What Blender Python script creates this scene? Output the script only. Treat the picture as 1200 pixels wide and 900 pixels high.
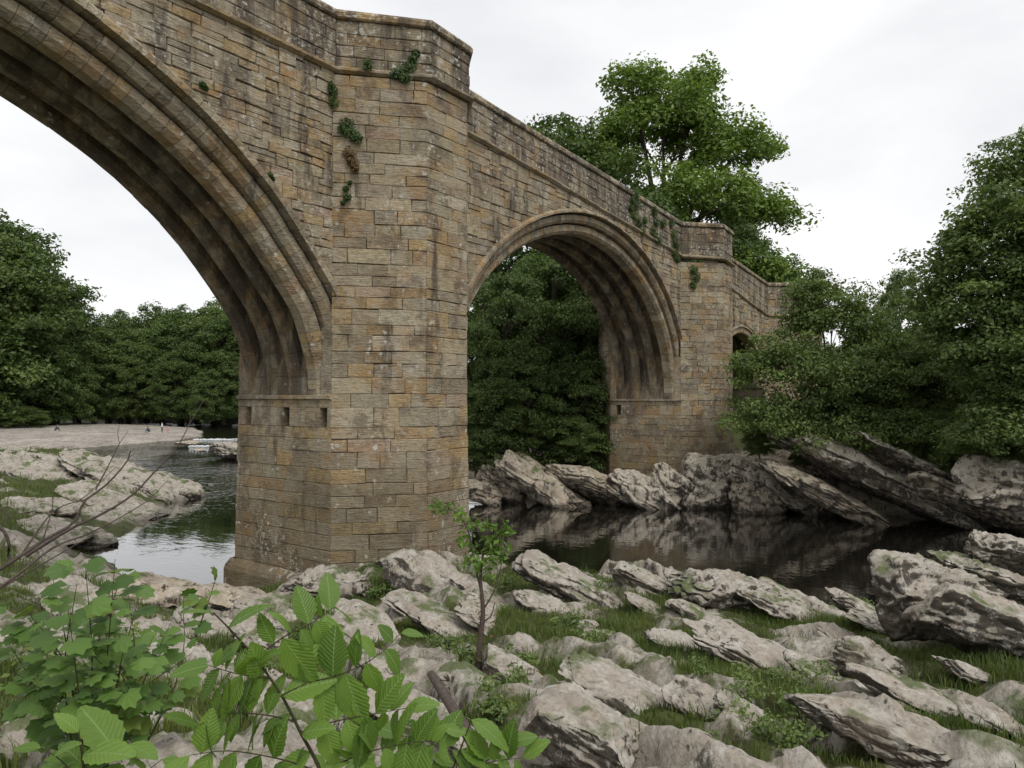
import bpy, math, random
import numpy as np
from mathutils import Matrix, Vector
R = math.radians
for o in list(bpy.data.objects): bpy.data.objects.remove(o, do_unlink=True)
scene = bpy.context.scene
COL = scene.collection

# ------------------------------------------------------------------ camera
CAM = np.array([-13.9, -16.43, 5.99]); YAW = R(54.2); PITCH = R(0.96); FPX = 852.0
FW = np.array([math.sin(YAW)*math.cos(PITCH), math.cos(YAW)*math.cos(PITCH), math.sin(PITCH)])
RT = np.array([math.cos(YAW), -math.sin(YAW), 0.0]); UP = np.cross(RT, FW)
cam_d = bpy.data.cameras.new('camera'); cam = bpy.data.objects.new('camera', cam_d); COL.objects.link(cam)
M = Matrix.Identity(4)
for i in range(3):
    M[i][0] = RT[i]; M[i][1] = UP[i]; M[i][2] = -FW[i]; M[i][3] = CAM[i]
cam.matrix_world = M
cam_d.sensor_width = 36; cam_d.lens = 36*FPX/1200; cam_d.clip_end = 4000; cam_d.clip_start = 0.05
scene.camera = cam

# ------------------------------------------------------------------ sky, sun, exposure
SUN_EL, SUN_AZ = R(52), R(205)          # azimuth measured clockwise from +Y
world = bpy.data.worlds.new('World'); scene.world = world; world.use_nodes = True
nt = world.node_tree; nt.nodes.clear()
def N(t, **kw):
    n = nt.nodes.new(t)
    for k, v in kw.items(): setattr(n, k, v)
    return n
sky = N('ShaderNodeTexSky', sky_type='NISHITA', sun_disc=False, sun_elevation=SUN_EL, sun_rotation=SUN_AZ)
tc = N('ShaderNodeTexCoord'); mp = N('ShaderNodeMapping'); mp.inputs['Scale'].default_value = (1, 1, 2.6)
nt.links.new(tc.outputs['Generated'], mp.inputs['Vector'])
n1 = N('ShaderNodeTexNoise'); n1.inputs['Scale'].default_value = 2.1; n1.inputs['Detail'].default_value = 7; n1.inputs['Roughness'].default_value = .52
n1.inputs['Distortion'].default_value = .35
nt.links.new(mp.outputs[0], n1.inputs['Vector'])
cr = N('ShaderNodeValToRGB')
cr.color_ramp.elements[0].position = .30; cr.color_ramp.elements[0].color = (7.1, 7.25, 7.5, 1)
cr.color_ramp.elements[1].position = .66; cr.color_ramp.elements[1].color = (9.3, 9.3, 9.35, 1)
nt.links.new(n1.outputs['Fac'], cr.inputs[0])
mixs = N('ShaderNodeMixRGB'); mixs.inputs[0].default_value = .985
nt.links.new(sky.outputs[0], mixs.inputs[1]); nt.links.new(cr.outputs[0], mixs.inputs[2])
bg = N('ShaderNodeBackground'); bg.inputs['Strength'].default_value = .092
nt.links.new(mixs.outputs[0], bg.inputs[0])
wo = N('ShaderNodeOutputWorld'); nt.links.new(bg.outputs[0], wo.inputs[0])
sd = bpy.data.lights.new('sun', 'SUN'); sd.energy = 1.5; sd.angle = R(24); sd.color = (1, .965, .91)
so = bpy.data.objects.new('sun', sd); COL.objects.link(so)
sdir = Vector((math.sin(SUN_AZ)*math.cos(SUN_EL), math.cos(SUN_AZ)*math.cos(SUN_EL), math.sin(SUN_EL)))
so.rotation_euler = sdir.to_track_quat('Z', 'Y').to_euler(); so.location = sdir*60
scene.view_settings.view_transform = 'Standard'; scene.view_settings.look = 'None'
scene.view_settings.exposure = 0.34; scene.view_settings.gamma = 1
scene.view_settings.use_curve_mapping = False
scene.render.engine = 'CYCLES'

# ------------------------------------------------------------------ numeric helpers
def ray(px, py): return FW + RT*(px-600)/FPX - UP*(py-450)/FPX
def at(px, py, dist):
    d = ray(px, py); return CAM + d/np.hypot(d[0], d[1])*dist
def at_z(px, py, z):
    d = ray(px, py); return CAM + d*((z-CAM[2])/d[2])
def sm(a, b, x):
    t = np.clip((x-a)/(b-a), 0, 1); return t*t*(3-2*t)
def _h(i, j, k, s):
    n = (i*374761393 + j*668265263 + k*2147483647 + s*1274126177) & 0xffffffff
    n = ((n ^ (n >> 13))*1274126177) & 0xffffffff
    n = (n ^ (n >> 16)) & 0xffffff
    return n/float(0xffffff)
def vnoise(P, seed=0):
    P = np.asarray(P, float); I = np.floor(P).astype(np.int64); F = P-I; F = F*F*F*(F*(F*6-15)+10)
    r = 0
    for dx in (0, 1):
        for dy in (0, 1):
            for dz in (0, 1):
                w = (F[:, 0] if dx else 1-F[:, 0])*(F[:, 1] if dy else 1-F[:, 1])*(F[:, 2] if dz else 1-F[:, 2])
                r = r + w*_h(I[:, 0]+dx, I[:, 1]+dy, I[:, 2]+dz, seed)
    return r*2-1
def fbm(P, octv=4, seed=0, gain=.5, lac=2.03):
    P = np.asarray(P, float); r = 0; a = 1
    for o in range(octv):
        r = r + a*vnoise(P, seed+o*17); P = P*lac+13.7; a *= gain
    return r
def n2(x, y, s, octv=3, seed=0): return fbm(np.stack([x*s, y*s, np.zeros_like(x)+seed*3.3], -1), octv, seed)

# ------------------------------------------------------------------ object helpers
def meta(o, label=None, cat=None, group=None, kind=None):
    if label: o['label'] = label
    if cat: o['category'] = cat
    if group: o['group'] = group
    if kind: o['kind'] = kind
    return o
def link(name, data, parent=None):
    o = bpy.data.objects.new(name, data); COL.objects.link(o)
    if parent is not None: o.parent = parent
    return o
def empty(name, loc=(0, 0, 0), rz=0):
    o = link(name, None); o.location = tuple(map(float, loc)); o.rotation_euler = (0, 0, rz); o.empty_display_size = .2
    return o
def arrmesh(name, V, F, mat, tint=None, smooth=False, mats=None):
    """fast mesh from numpy arrays; F is (n,k)"""
    V = np.ascontiguousarray(V, np.float32); F = np.ascontiguousarray(F, np.int32)
    me = bpy.data.meshes.new(name); n, k = F.shape
    me.vertices.add(len(V)); me.vertices.foreach_set('co', V.ravel())
    me.loops.add(n*k); me.loops.foreach_set('vertex_index', F.ravel())
    me.polygons.add(n); me.polygons.foreach_set('loop_start', np.arange(0, n*k, k, dtype=np.int32))
    me.polygons.foreach_set('use_smooth', np.full(n, bool(smooth)))
    me.update(calc_edges=True)
    if tint is not None:
        a = me.attributes.new('tint', 'FLOAT_COLOR', 'POINT')
        t = np.ones((len(V), 4), np.float32); t[:, :3] = tint; a.data.foreach_set('color', t.ravel())
    me.materials.append(mat)
    return me
def pymesh(name, V, F, mat, tint=None, smooth=False):
    me = bpy.data.meshes.new(name); me.from_pydata([tuple(map(float, v)) for v in V], [], [tuple(map(int, f)) for f in F])
    me.update()
    if smooth: me.polygons.foreach_set('use_smooth', np.full(len(me.polygons), True))
    if tint is not None:
        a = me.attributes.new('tint', 'FLOAT_COLOR', 'POINT')
        t = np.ones((len(V), 4), np.float32); t[:, :3] = tint; a.data.foreach_set('color', t.ravel())
    me.materials.append(mat)
    return me
class Geo:
    """collects polygons of many pieces"""
    def __init__(s): s.V = []; s.F = []; s.T = []
    def add(s, V, F, t=(1, 1, 1)):
        b = len(s.V); s.V += list(V); s.F += [tuple(i+b for i in f) for f in F]; s.T += [t]*len(V)
    def build(s, name, mat, parent=None, smooth=False):
        return link(name, pymesh(name, s.V, s.F, mat, np.array(s.T), smooth), parent)
def tube(pts, radii, seg=6):
    pts = np.asarray(pts, float); radii = np.asarray(radii, float); n = len(pts)
    T = np.gradient(pts, axis=0); T /= np.linalg.norm(T, axis=1)[:, None]+1e-9
    ref = np.array([0., 0, 1]) if abs(T[:, 2]).mean() < .8 else np.array([1., 0, 0])
    A = np.cross(T, ref); A /= np.linalg.norm(A, axis=1)[:, None]+1e-9; B = np.cross(T, A)
    th = np.linspace(0, 2*np.pi, seg, endpoint=False)
    V = pts[:, None, :]+radii[:, None, None]*(A[:, None, :]*np.cos(th)[None, :, None]+B[:, None, :]*np.sin(th)[None, :, None])
    V = V.reshape(-1, 3); F = []
    for i in range(n-1):
        for j in range(seg):
            k = (j+1) % seg; F.append((i*seg+j, i*seg+k, (i+1)*seg+k, (i+1)*seg+j))
    return V, np.array(F)
def joinarr(parts):
    Vs, Fs, b = [], [], 0
    for V, F in parts: Vs.append(V); Fs.append(F+b); b += len(V)
    return np.concatenate(Vs), np.concatenate(Fs)
def spline(pts, n):
    pts = np.asarray(pts, float); d = np.r_[0, np.cumsum(np.linalg.norm(np.diff(pts, axis=0), axis=1))]
    P = np.vstack([2*pts[0]-pts[1], pts, 2*pts[-1]-pts[-2]]); out = []
    for s in np.linspace(0, d[-1], n):
        i = min(np.searchsorted(d, s, side='right')-1, len(pts)-2); t = (s-d[i])/(d[i+1]-d[i])
        p0, p1, p2, p3 = P[i], P[i+1], P[i+2], P[i+3]
        out.append(.5*(2*p1+(p2-p0)*t+(2*p0-5*p1+4*p2-p3)*t*t+(3*p1-p0-3*p2+p3)*t**3))
    return np.array(out)

# ------------------------------------------------------------------ materials
def newmat(name):
    m = bpy.data.materials.new(name); m.use_nodes = True; t = m.node_tree; t.nodes.clear()
    return m, t
class NB:
    """tiny node builder"""
    def __init__(s, t): s.t = t
    def n(s, typ, ins=None, **kw):
        nd = s.t.nodes.new(typ)
        for k, v in kw.items(): setattr(nd, k, v)
        for k, v in (ins or {}).items():
            if hasattr(v, 'is_output'): s.t.links.new(v, nd.inputs[k])
            else: nd.inputs[k].default_value = v
        return nd
    def noise(s, vec, scale, detail=4, rough=.55, dist=0):
        return s.n('ShaderNodeTexNoise', {'Vector': vec, 'Scale': scale, 'Detail': detail, 'Roughness': rough, 'Distortion': dist}).outputs['Fac']
    def ramp(s, fac, stops):
        nd = s.n('ShaderNodeValToRGB', {0: fac}); e = nd.color_ramp.elements
        while len(e) < len(stops): e.new(.5)
        for i, (p, c) in enumerate(stops):
            e[i].position = p; e[i].color = (c, c, c, 1) if np.isscalar(c) else (*c, 1)
        return nd.outputs[0]
    def mix(s, f, a, b, mode='MIX'):
        nd = s.n('ShaderNodeMixRGB', blend_type=mode)
        for i, v in enumerate((f, a, b)):
            if hasattr(v, 'is_output'): s.t.links.new(v, nd.inputs[i])
            else: nd.inputs[i].default_value = v if i == 0 else (*v, 1)
        return nd.outputs[0]
    def math(s, op, a, b=0.0):
        nd = s.n('ShaderNodeMath', operation=op)
        for i, v in enumerate((a, b)):
            if hasattr(v, 'is_output'): s.t.links.new(v, nd.inputs[i])
            else: nd.inputs[i].default_value = v
        return nd.outputs[0]
    def out(s, shader): s.n('ShaderNodeOutputMaterial', {0: shader})
    def bump(s, h, strength, dist): return s.n('ShaderNodeBump', {'Height': h, 'Strength': strength, 'Distance': dist}).outputs[0]
    def scaled(s, vec, sc): return s.n('ShaderNodeMapping', {'Vector': vec, 'Scale': sc}).outputs[0]

def mat_masonry(name, lichen=.60, dark=.56, kind='wall'):
    m, t = newmat(name); b = NB(t)
    co = b.n('ShaderNodeTexCoord').outputs['Object']
    tint = b.n('ShaderNodeAttribute', attribute_name='tint').outputs['Color']
    fine = b.noise(co, 9, 6, .65); med = b.noise(co, 2.3, 5, .6); big = b.noise(co, .45, 4, .6)
    bed = b.noise(b.scaled(co, (3, 3, 24)), 1.0, 4, .6, .6)                     # bedding grain in the sandstone
    c = b.mix(1, tint, b.ramp(fine, [(.25, .62), (.5, 1.0), (.8, 1.22)]), 'MULTIPLY')
    c = b.mix(1, c, b.ramp(bed, [(.3, .8), (.6, 1.06)]), 'MULTIPLY')
    # rust-ochre bleeding
    patch = b.ramp(b.noise(co, .55, 6, .62, .5), [(.36, (.19, .158, .118)), (.47, (.305, .25, .165)), (.55, (.36, .31, .22)), (.63, (.26, .195, .115))])
    c = b.mix(.26, c, patch)
    c = b.mix(b.ramp(b.noise(co, .8, 5, .6, .4), [(.525, 0.), (.61, .55)]), c, (.31, .19, .085))
    c = b.mix(b.ramp(b.noise(co, 1.9, 6, .66, .3), [(.50, 0.), (.60, .5)]), c, (.36, .325, .255))
    # soot and algae in streaks running down the face
    st = b.noise(b.scaled(co, (1.5, 1.5, .28)), 1.0, 6, .68, .3)
    c = b.mix(b.ramp(st, [(dark, 0.), (dark+.12, .80)]), c, (.070, .058, .048))
    c = b.mix(b.ramp(b.noise(co, 1.1, 6, .72), [(.51, 0.), (.60, .55)]), c, (.095, .074, .056))
    # green-brown flood film on the lowest metres of the piers
    sep = b.n('ShaderNodeSeparateXYZ', {0: co}); z = b.math('ADD', sep.outputs['Z'], b.math('MULTIPLY', b.math('SUBTRACT', big, .5), 5.0))
    fl = b.n('ShaderNodeMapRange', {'Value': z, 'From Min': 5.0, 'From Max': 2.2, 'To Min': 0., 'To Max': .5}).outputs[0]
    c = b.mix(fl, c, (.125, .102, .062))
    # white lichen dots and crusts
    vo = b.n('ShaderNodeTexVoronoi', {'Vector': b.mix(.3, co, b.n('ShaderNodeTexNoise', {'Vector': co, 'Scale': 6.}).outputs['Color'], 'ADD'), 'Scale': 3.4})
    spot = b.ramp(vo.outputs['Distance'], [(.13, 1.), (.25, 0.)])
    sel = b.ramp(b.noise(co, .75, 4, .6), [(lichen-.06, 0.), (lichen+.03, 1.)])
    crust = b.ramp(b.noise(co, 7, 6, .7), [(.535, 0.), (.585, 1.)])
    lf = b.math('MAXIMUM', b.math('MULTIPLY', spot, sel), b.math('MULTIPLY', b.math('MULTIPLY', crust, b.ramp(b.noise(co, .5, 3, .6), [(lichen, 0.), (lichen+.1, 1.)])), .75))
    c = b.mix(b.math('MULTIPLY', lf, .85), c, (.52, .50, .44))
    hb = b.math('ADD', b.math('MULTIPLY', fine, .5), b.math('ADD', b.math('MULTIPLY', bed, .6), b.math('MULTIPLY', med, .8)))
    nrm = b.bump(hb, .95, .085)
    p = b.n('ShaderNodeBsdfPrincipled', {'Base Color': c, 'Roughness': .92, 'Normal': nrm, 'Specular IOR Level': .2})
    b.out(p.outputs[0]); return m
M_ASHLAR = mat_masonry('weathered_sandstone', .55, .575)
M_RUBBLE = mat_masonry('rubble_sandstone', .51, .51)
M_PARAPET = mat_masonry('lichened_parapet_stone', .44, .43)
M_SOFFIT = mat_masonry('shade_darkened_vault_stone', .64, .44)  # vault and rib stone, darkened to paint in the shade under the arches
def mat_mortar():
    m, t = newmat('weathered_mortar'); b = NB(t); co = b.n('ShaderNodeTexCoord').outputs['Object']
    c = b.ramp(b.noise(co, 3, 6, .65), [(.3, (.07, .057, .042)), (.7, (.17, .14, .10))])
    b.out(b.n('ShaderNodeBsdfPrincipled', {'Base Color': c, 'Roughness': .95, 'Normal': b.bump(b.noise(co, 22, 4), .6, .03)}).outputs[0]); return m
M_MORTAR = mat_mortar()

def mat_rock(name, base=(.40, .37, .325), warm=(.29, .245, .19), moss=.53, steep=.24):
    m, t = newmat(name); b = NB(t); co = b.n('ShaderNodeNewGeometry'); pos = co.outputs['Position']
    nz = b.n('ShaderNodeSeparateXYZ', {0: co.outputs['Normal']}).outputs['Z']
    fine = b.noise(pos, 14, 6, .68); med = b.noise(pos, 3.1, 5, .62); big = b.noise(pos, .8, 3)
    c = b.mix(b.ramp(med, [(.35, 0.), (.68, .85)]), base, warm)
    c = b.mix(1, c, b.ramp(fine, [(.28, .55), (.5, 1.), (.78, 1.28)]), 'MULTIPLY')
    wet = b.n('ShaderNodeMapRange', {'Value': b.n('ShaderNodeSeparateXYZ', {0: pos}).outputs['Z'], 'From Min': .35, 'From Max': .12, 'To Min': 0., 'To Max': .62}).outputs[0]
    # near-black patches, denser on steep and downward faces, and near-black pits
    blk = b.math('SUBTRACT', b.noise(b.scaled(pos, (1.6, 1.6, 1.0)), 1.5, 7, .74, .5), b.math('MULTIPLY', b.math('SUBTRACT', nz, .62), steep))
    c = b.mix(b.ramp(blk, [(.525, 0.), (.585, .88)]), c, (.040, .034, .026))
    pit = b.n('ShaderNodeTexVoronoi', {'Vector': b.mix(.25, pos, b.n('ShaderNodeTexNoise', {'Vector': pos, 'Scale': 5.}).outputs['Color'], 'ADD'), 'Scale': 5.0}).outputs['Distance']
    pf = b.math('MULTIPLY', b.ramp(pit, [(.09, 1.), (.17, 0.)]), b.ramp(b.noise(pos, 1.9, 3), [(.47, 0.), (.55, 1.)]))
    c = b.mix(b.math('MULTIPLY', pf, .85), c, (.032, .028, .022))
    # pale lichen
    c = b.mix(b.ramp(b.noise(pos, 5.3, 6, .7), [(.555, 0.), (.61, .5)]), c, (.52, .50, .455))
    c = b.mix(b.ramp(b.noise(pos, 1.4, 5, .65), [(.52, 0.), (.62, .55)]), c, (.22, .185, .15))
    # green moss on tops
    ms = b.math('MULTIPLY', b.ramp(b.noise(pos, 1.25, 5, .65), [(moss, 0.), (moss+.08, .85)]), b.ramp(nz, [(.35, 0.), (.75, 1.)]))
    c = b.mix(ms, c, (.075, .105, .028))
    c = b.mix(wet, c, (.045, .037, .028))
    hb = b.math('ADD', b.math('MULTIPLY', fine, .5), med)
    hb = b.math('SUBTRACT', hb, b.math('MULTIPLY', pf, .7))
    p = b.n('ShaderNodeBsdfPrincipled', {'Base Color': c, 'Roughness': .88, 'Normal': b.bump(hb, .9, .07), 'Specular IOR Level': .25})
    b.out(p.outputs[0]); return m
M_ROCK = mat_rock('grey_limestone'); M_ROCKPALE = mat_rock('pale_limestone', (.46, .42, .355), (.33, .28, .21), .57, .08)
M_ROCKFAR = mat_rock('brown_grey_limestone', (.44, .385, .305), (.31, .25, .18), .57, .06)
def mat_bank(name, rock):
    """rock bank with soil and moss where the 'tint' red channel says grass grows"""
    m = rock.copy(); m.name = name; t = m.node_tree; b = NB(t)
    p = [n for n in t.nodes if n.type == 'BSDF_PRINCIPLED'][0]
    src = p.inputs['Base Color'].links[0].from_socket
    g = b.n('ShaderNodeAttribute', attribute_name='tint').outputs['Color']
    gr = b.n('ShaderNodeSeparateColor', {0: g}).outputs[0]
    pos = b.n('ShaderNodeNewGeometry').outputs['Position']
    gf = b.ramp(b.math('ADD', gr, b.math('MULTIPLY', b.math('SUBTRACT', b.noise(pos, 6, 5, .7), .5), .7)), [(.40, 0.), (.60, 1.)])
    soil = b.ramp(b.noise(pos, 2.7, 5, .65), [(.3, (.045, .034, .02)), (.5, (.06, .07, .022)), (.72, (.085, .105, .03))])
    t.links.new(b.mix(gf, src, soil), p.inputs['Base Color']); return m
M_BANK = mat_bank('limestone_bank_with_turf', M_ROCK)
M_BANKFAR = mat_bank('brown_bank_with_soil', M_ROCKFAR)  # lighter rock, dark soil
def mat_simple(name, stops, scale=5, rough=.9, bump=.4, dist=.03, coord='Object', spec=.3):
    m, t = newmat(name); b = NB(t)
    co = b.n('ShaderNodeNewGeometry').outputs['Position'] if coord == 'World' else b.n('ShaderNodeTexCoord').outputs[coord]
    f = b.noise(co, scale, 6, .65); c = b.ramp(f, stops)
    b.out(b.n('ShaderNodeBsdfPrincipled', {'Base Color': c, 'Roughness': rough, 'Normal': b.bump(b.noise(co, scale*4, 4), bump, dist), 'Specular IOR Level': spec}).outputs[0]); return m
M_BARK = mat_simple('bark', [(.3, (.03, .024, .018)), (.7, (.105, .088, .066))], 4)
M_TWIG = mat_simple('bare_twig_bark', [(.3, (.045, .032, .027)), (.7, (.13, .10, .085))], 40, .75)
M_STEM = mat_simple('red_brown_stem', [(.3, (.035, .028, .014)), (.7, (.07, .06, .026))], 60, .6)
M_SOIL = mat_simple('woodland_floor', [(.3, (.02, .022, .011)), (.7, (.045, .058, .02))], 1.2, coord='World')
def mat_gravel():
    m, t = newmat('river_gravel'); b = NB(t); pos = b.n('ShaderNodeNewGeometry').outputs['Position']
    v = b.n('ShaderNodeTexVoronoi', {'Vector': pos, 'Scale': 2.6})
    c = b.mix(.45, b.ramp(b.noise(pos, .22, 4), [(.3, (.20, .172, .145)), (.5, (.27, .24, .205)), (.7, (.35, .315, .27))]), b.n('ShaderNodeSeparateColor', {0: v.outputs['Color']}).outputs[0], 'SOFT_LIGHT')
    b.out(b.n('ShaderNodeBsdfPrincipled', {'Base Color': c, 'Roughness': .95, 'Normal': b.bump(v.outputs['Distance'], .8, .12)}).outputs[0]); return m
M_GRAVEL = mat_gravel()
def mat_leaf(name, dark, light, trans=.28, vein=False, rough=.5):
    m, t = newmat(name); b = NB(t)
    tint = b.n('ShaderNodeAttribute', attribute_name='tint').outputs['Color']
    tr = b.n('ShaderNodeSeparateColor', {0: tint}); ob = b.n('ShaderNodeObjectInfo').outputs['Random']
    f = b.math('ADD', b.math('MULTIPLY', tr.outputs[0], .8), b.math('MULTIPLY', ob, .2 if not vein else .75))
    c = b.mix(f, dark, light)
    c = b.mix(b.math('MULTIPLY', tr.outputs[1], .55), c, (.20, .19, .03))
    nrm = {}
    if name.startswith('fresh'):
        g3 = b.n('ShaderNodeSeparateXYZ', {0: b.n('ShaderNodeTexCoord').outputs['Object']})
        ph = b.math('SUBTRACT', b.math('MULTIPLY', g3.outputs['X'], 74.), b.math('MULTIPLY', b.math('ABSOLUTE', g3.outputs['Y']), 62.))
        rib = b.math('ADD', b.math('MULTIPLY', b.math('SINE', ph), .5), .5)
        mid = b.ramp(b.math('ABSOLUTE', g3.outputs['Y']), [(.006, 1.), (.018, 0.)])
        c = b.mix(b.math('MULTIPLY', b.math('POWER', rib, 6.), .07), c, (.20, .33, .10)); c = b.mix(b.math('MULTIPLY', mid, .6), c, (.24, .36, .13))
        nrm = {'Normal': b.bump(b.math('ADD', rib, mid), .3, .005)}
    d = b.n('ShaderNodeBsdfPrincipled', {'Base Color': c, 'Roughness': rough, 'Specular IOR Level': .35, **nrm})
    tb = b.n('ShaderNodeBsdfTranslucent', {0: b.mix(1, c, (1.5, 1.6, .7), 'MULTIPLY')})
    b.out(b.n('ShaderNodeMixShader', {0: trans, 1: d.outputs[0], 2: tb.outputs[0]}).outputs[0]); return m
M_LEAF_DARK = mat_leaf('dark_woodland_leaves', (.036, .066, .022), (.125, .185, .050))
M_LEAF_SYC = mat_leaf('sycamore_leaves', (.056, .100, .022), (.195, .285, .062))
M_LEAF_MID = mat_leaf('riverside_leaves', (.044, .078, .026), (.155, .215, .062))
M_LEAF_BUSH = mat_leaf('bushy_bank_leaves', (.050, .086, .029), (.190, .258, .076))
M_LEAF_NEAR = mat_leaf('fresh_broad_leaves', (.050, .105, .018), (.165, .270, .050), .34, True, .42)
M_LEAF_MAPLE = mat_leaf('lobed_shrub_leaves', (.036, .082, .020), (.125, .215, .046), .3, True, .5)
M_GRASS = mat_leaf('grass_blades', (.035, .065, .014), (.125, .175, .045), .3)
M_IVY = mat_leaf('ivy_leaves', (.022, .05, .014), (.085, .14, .03))
M_DEADLEAF = mat_simple('dry_leaves', [(.3, (.09, .055, .025)), (.7, (.2, .13, .06))], 8)
def mat_water():
    m, t = newmat('peaty_river_water'); b = NB(t); pos = b.n('ShaderNodeNewGeometry').outputs['Position']
    s = b.n('ShaderNodeSeparateXYZ', {0: pos})
    up = b.n('ShaderNodeMapRange', {'Value': s.outputs['Y'], 'From Min': 15., 'From Max': 42., 'To Min': .07, 'To Max': 1.}).outputs[0]
    rot = b.n('ShaderNodeMapping', {'Vector': pos, 'Rotation': (0, 0, R(36)), 'Scale': (1, .45, 1)}).outputs[0]
    h = b.math('ADD', b.noise(rot, 1.6, 3, .5), b.math('MULTIPLY', b.noise(rot, 5.5, 2, .5), .35))
    pat = b.ramp(b.noise(pos, .13, 3), [(.35, .35), (.65, 1.)])
    nd = b.n('ShaderNodeBump', {'Height': h, 'Distance': .2, 'Strength': b.math('MULTIPLY', b.math('MULTIPLY', up, pat), .75)})
    p = b.n('ShaderNodeBsdfPrincipled', {'Base Color': (.010, .009, .007, 1), 'Roughness': .03, 'IOR': 1.5, 'Specular IOR Level': .75, 'Normal': nd.outputs[0], 'Coat Weight': .7, 'Coat IOR': 1.7, 'Coat Roughness': .02, 'Coat Normal': nd.outputs[0]})
    b.out(p.outputs[0]); return m
M_WATER = mat_water()
M_FOAM = mat_simple('broken_white_water', [(.3, (.45, .47, .48)), (.7, (.8, .8, .8))], 6, .6)

# ================================================================== TERRAIN
CTRL = [(-13.9, -16.4, 4.35), (-16, -20, 4.7), (-20, -10, 4.6), (-12, -26, 4.7), (-24, -30, 4.9), (-26, 5, 3.6), (-4, -24, 4.0), (-28, -14, 4.9)]
for px, py, z in [(600, 890, 3.3), (300, 890, 3.5), (0, 890, 3.7), (900, 890, 3.2), (1190, 890, 3.2), (600, 800, 2.6), (300, 800, 2.6), (0, 780, 2.9),
                  (900, 800, 2.55), (1190, 800, 2.75), (600, 720, 1.85), (750, 740, 1.95), (900, 730, 1.95), (420, 740, 1.6), (300, 740, 1.2), (180, 715, 1.3),
                  (60, 700, 1.9), (450, 668, 1.0), (540, 668, 1.2), (640, 672, 1.35), (760, 680, 1.35), (860, 690, 1.55), (960, 712, 1.45), (1040, 745, 1.9),
                  (1100, 765, 2.2), (1190, 765, 2.5), (0, 640, 1.5), (60, 640, 1.0), (50, 600, 1.1), (0, 580, 1.5), (0, 545, .9), (60, 560, 1.25), (110, 545, 1.2),
                  (160, 560, 1.0), (200, 570, .6), (120, 600, .55), (100, 528, 1.0), (60, 530, .7), (170, 590, .25)]:
    p = at_z(px, py, z); CTRL.append((p[0], p[1], z))
for px, py in [(230, 585), (200, 620), (130, 645), (185, 672), (235, 690), (150, 538), (245, 560), (0, 520), (100, 515)]:
    p = at_z(px, py, 0); CTRL.append((p[0], p[1], -.55))
CTRL += [(5.5, -2, -.9), (7, -7, -.9), (6.6, -12, -.9), (5.5, -15.5, -.6), (8, 3, -1.5), (3, 9, -1.5), (12, 0, -1.8), (14, -12, -1.8), (12, -22, -1.6), (18, 15, -1.8), (2, 6, -1.3), (-.5, 6.5, -.7), (14, -32, -1.6), (28, 40, -1.5), (10, 14, -1.5)]
CTRL = np.array(CTRL)
def rbf_fit(P):
    d = np.linalg.norm(P[:, None, :2]-P[None, :, :2], axis=-1); n = len(P)
    A = np.zeros((n+3, n+3)); A[:n, :n] = -np.sqrt(d*d+.3)-np.eye(n)*.02; A[:n, n] = 1; A[n, :n] = 1; A[:n, n+1:] = P[:, :2]; A[n+1:, :n] = P[:, :2].T
    return np.linalg.solve(A, np.r_[P[:, 2], 0, 0, 0])
W_NEAR = rbf_fit(CTRL)
def Hbase(x, y):
    x = np.atleast_1d(np.asarray(x, float)); y = np.atleast_1d(np.asarray(y, float)); out = np.empty(len(x))
    for i in range(0, len(x), 20000):
        xx, yy = x[i:i+20000], y[i:i+20000]
        d2 = (xx[:, None]-CTRL[None, :, 0])**2+(yy[:, None]-CTRL[None, :, 1])**2
        out[i:i+20000] = -np.sqrt(d2+.3)@W_NEAR[:len(CTRL)]+W_NEAR[-3]+xx*W_NEAR[-2]+yy*W_NEAR[-1]
    return out
GRASS_SPOTS = np.array([tuple(at_z(px, py, z)[:2])+(r,) for px, py, z, r in [
    (612, 690, 1.5, .9), (740, 722, 1.8, 1.0), (700, 745, 2., .8), (830, 745, 2.0, .8), (880, 805, 2.6, .6), (945, 830, 2.8, .6), (1090, 770, 2.3, .9), (1150, 785, 2.6, .7),
    (640, 775, 2.4, .6), (515, 735, 1.8, .8), (850, 885, 3.2, .35), (440, 700, 1.2, .8), (960, 742, 1.8, .7), (330, 790, 2.5, .6), (270, 800, 2.6, .7), (150, 860, 3.3, .6),
    (40, 605, 1.2, 3.2), (10, 585, 1.4, 3.), (145, 570, 1.0, 1.4), (60, 575, 1.2, 1.6), (700, 890, 3.2, .3), (770, 840, 2.9, .5), (1120, 850, 3.0, .4), (980, 880, 3.2, .4), (80, 800, 2.9, 1.5), (20, 840, 3.4, 1.0)]])
def strata(x, y, fine=True):
    """ledges dipping to the right, broken scarps facing the viewer"""
    wx = n2(x, y, .35, 3, 5)*1.3; wy = n2(x, y, .22, 2, 9)
    r = 0
    for per, amp, sd, rot in ((2.9, .46, 1, .43), (1.15, .20, 4, .30), (.47, .085, 7, .52)):
        s = x*math.sqrt(1-rot*rot)-y*rot+wx*per*.35+wy*.6; tt = x*rot+y*math.sqrt(1-rot*rot)
        band = np.floor(s/per); cell = np.floor(tt/(per*1.9)+_h(band.astype(np.int64), band.astype(np.int64)*0, np.zeros_like(band).astype(np.int64), sd)*7)
        a = _h(band.astype(np.int64), cell.astype(np.int64), np.zeros(len(x), np.int64), sd+3)
        f = s/per-band; g = tt/(per*1.9); g = g-np.floor(g)
        saw = sm(0, .16, f)*(1-f)**.9
        r = r+1.3*amp*(.25+1.15*a)*(saw-.42)
    r = r+n2(x, y, 1.1, 4, 2)*.11
    if fine: r = r+n2(x, y, 4.2, 4, 6)*.04-np.maximum(0, n2(x, y, 3.1, 3, 21)-.35)*.22
    return r
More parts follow.
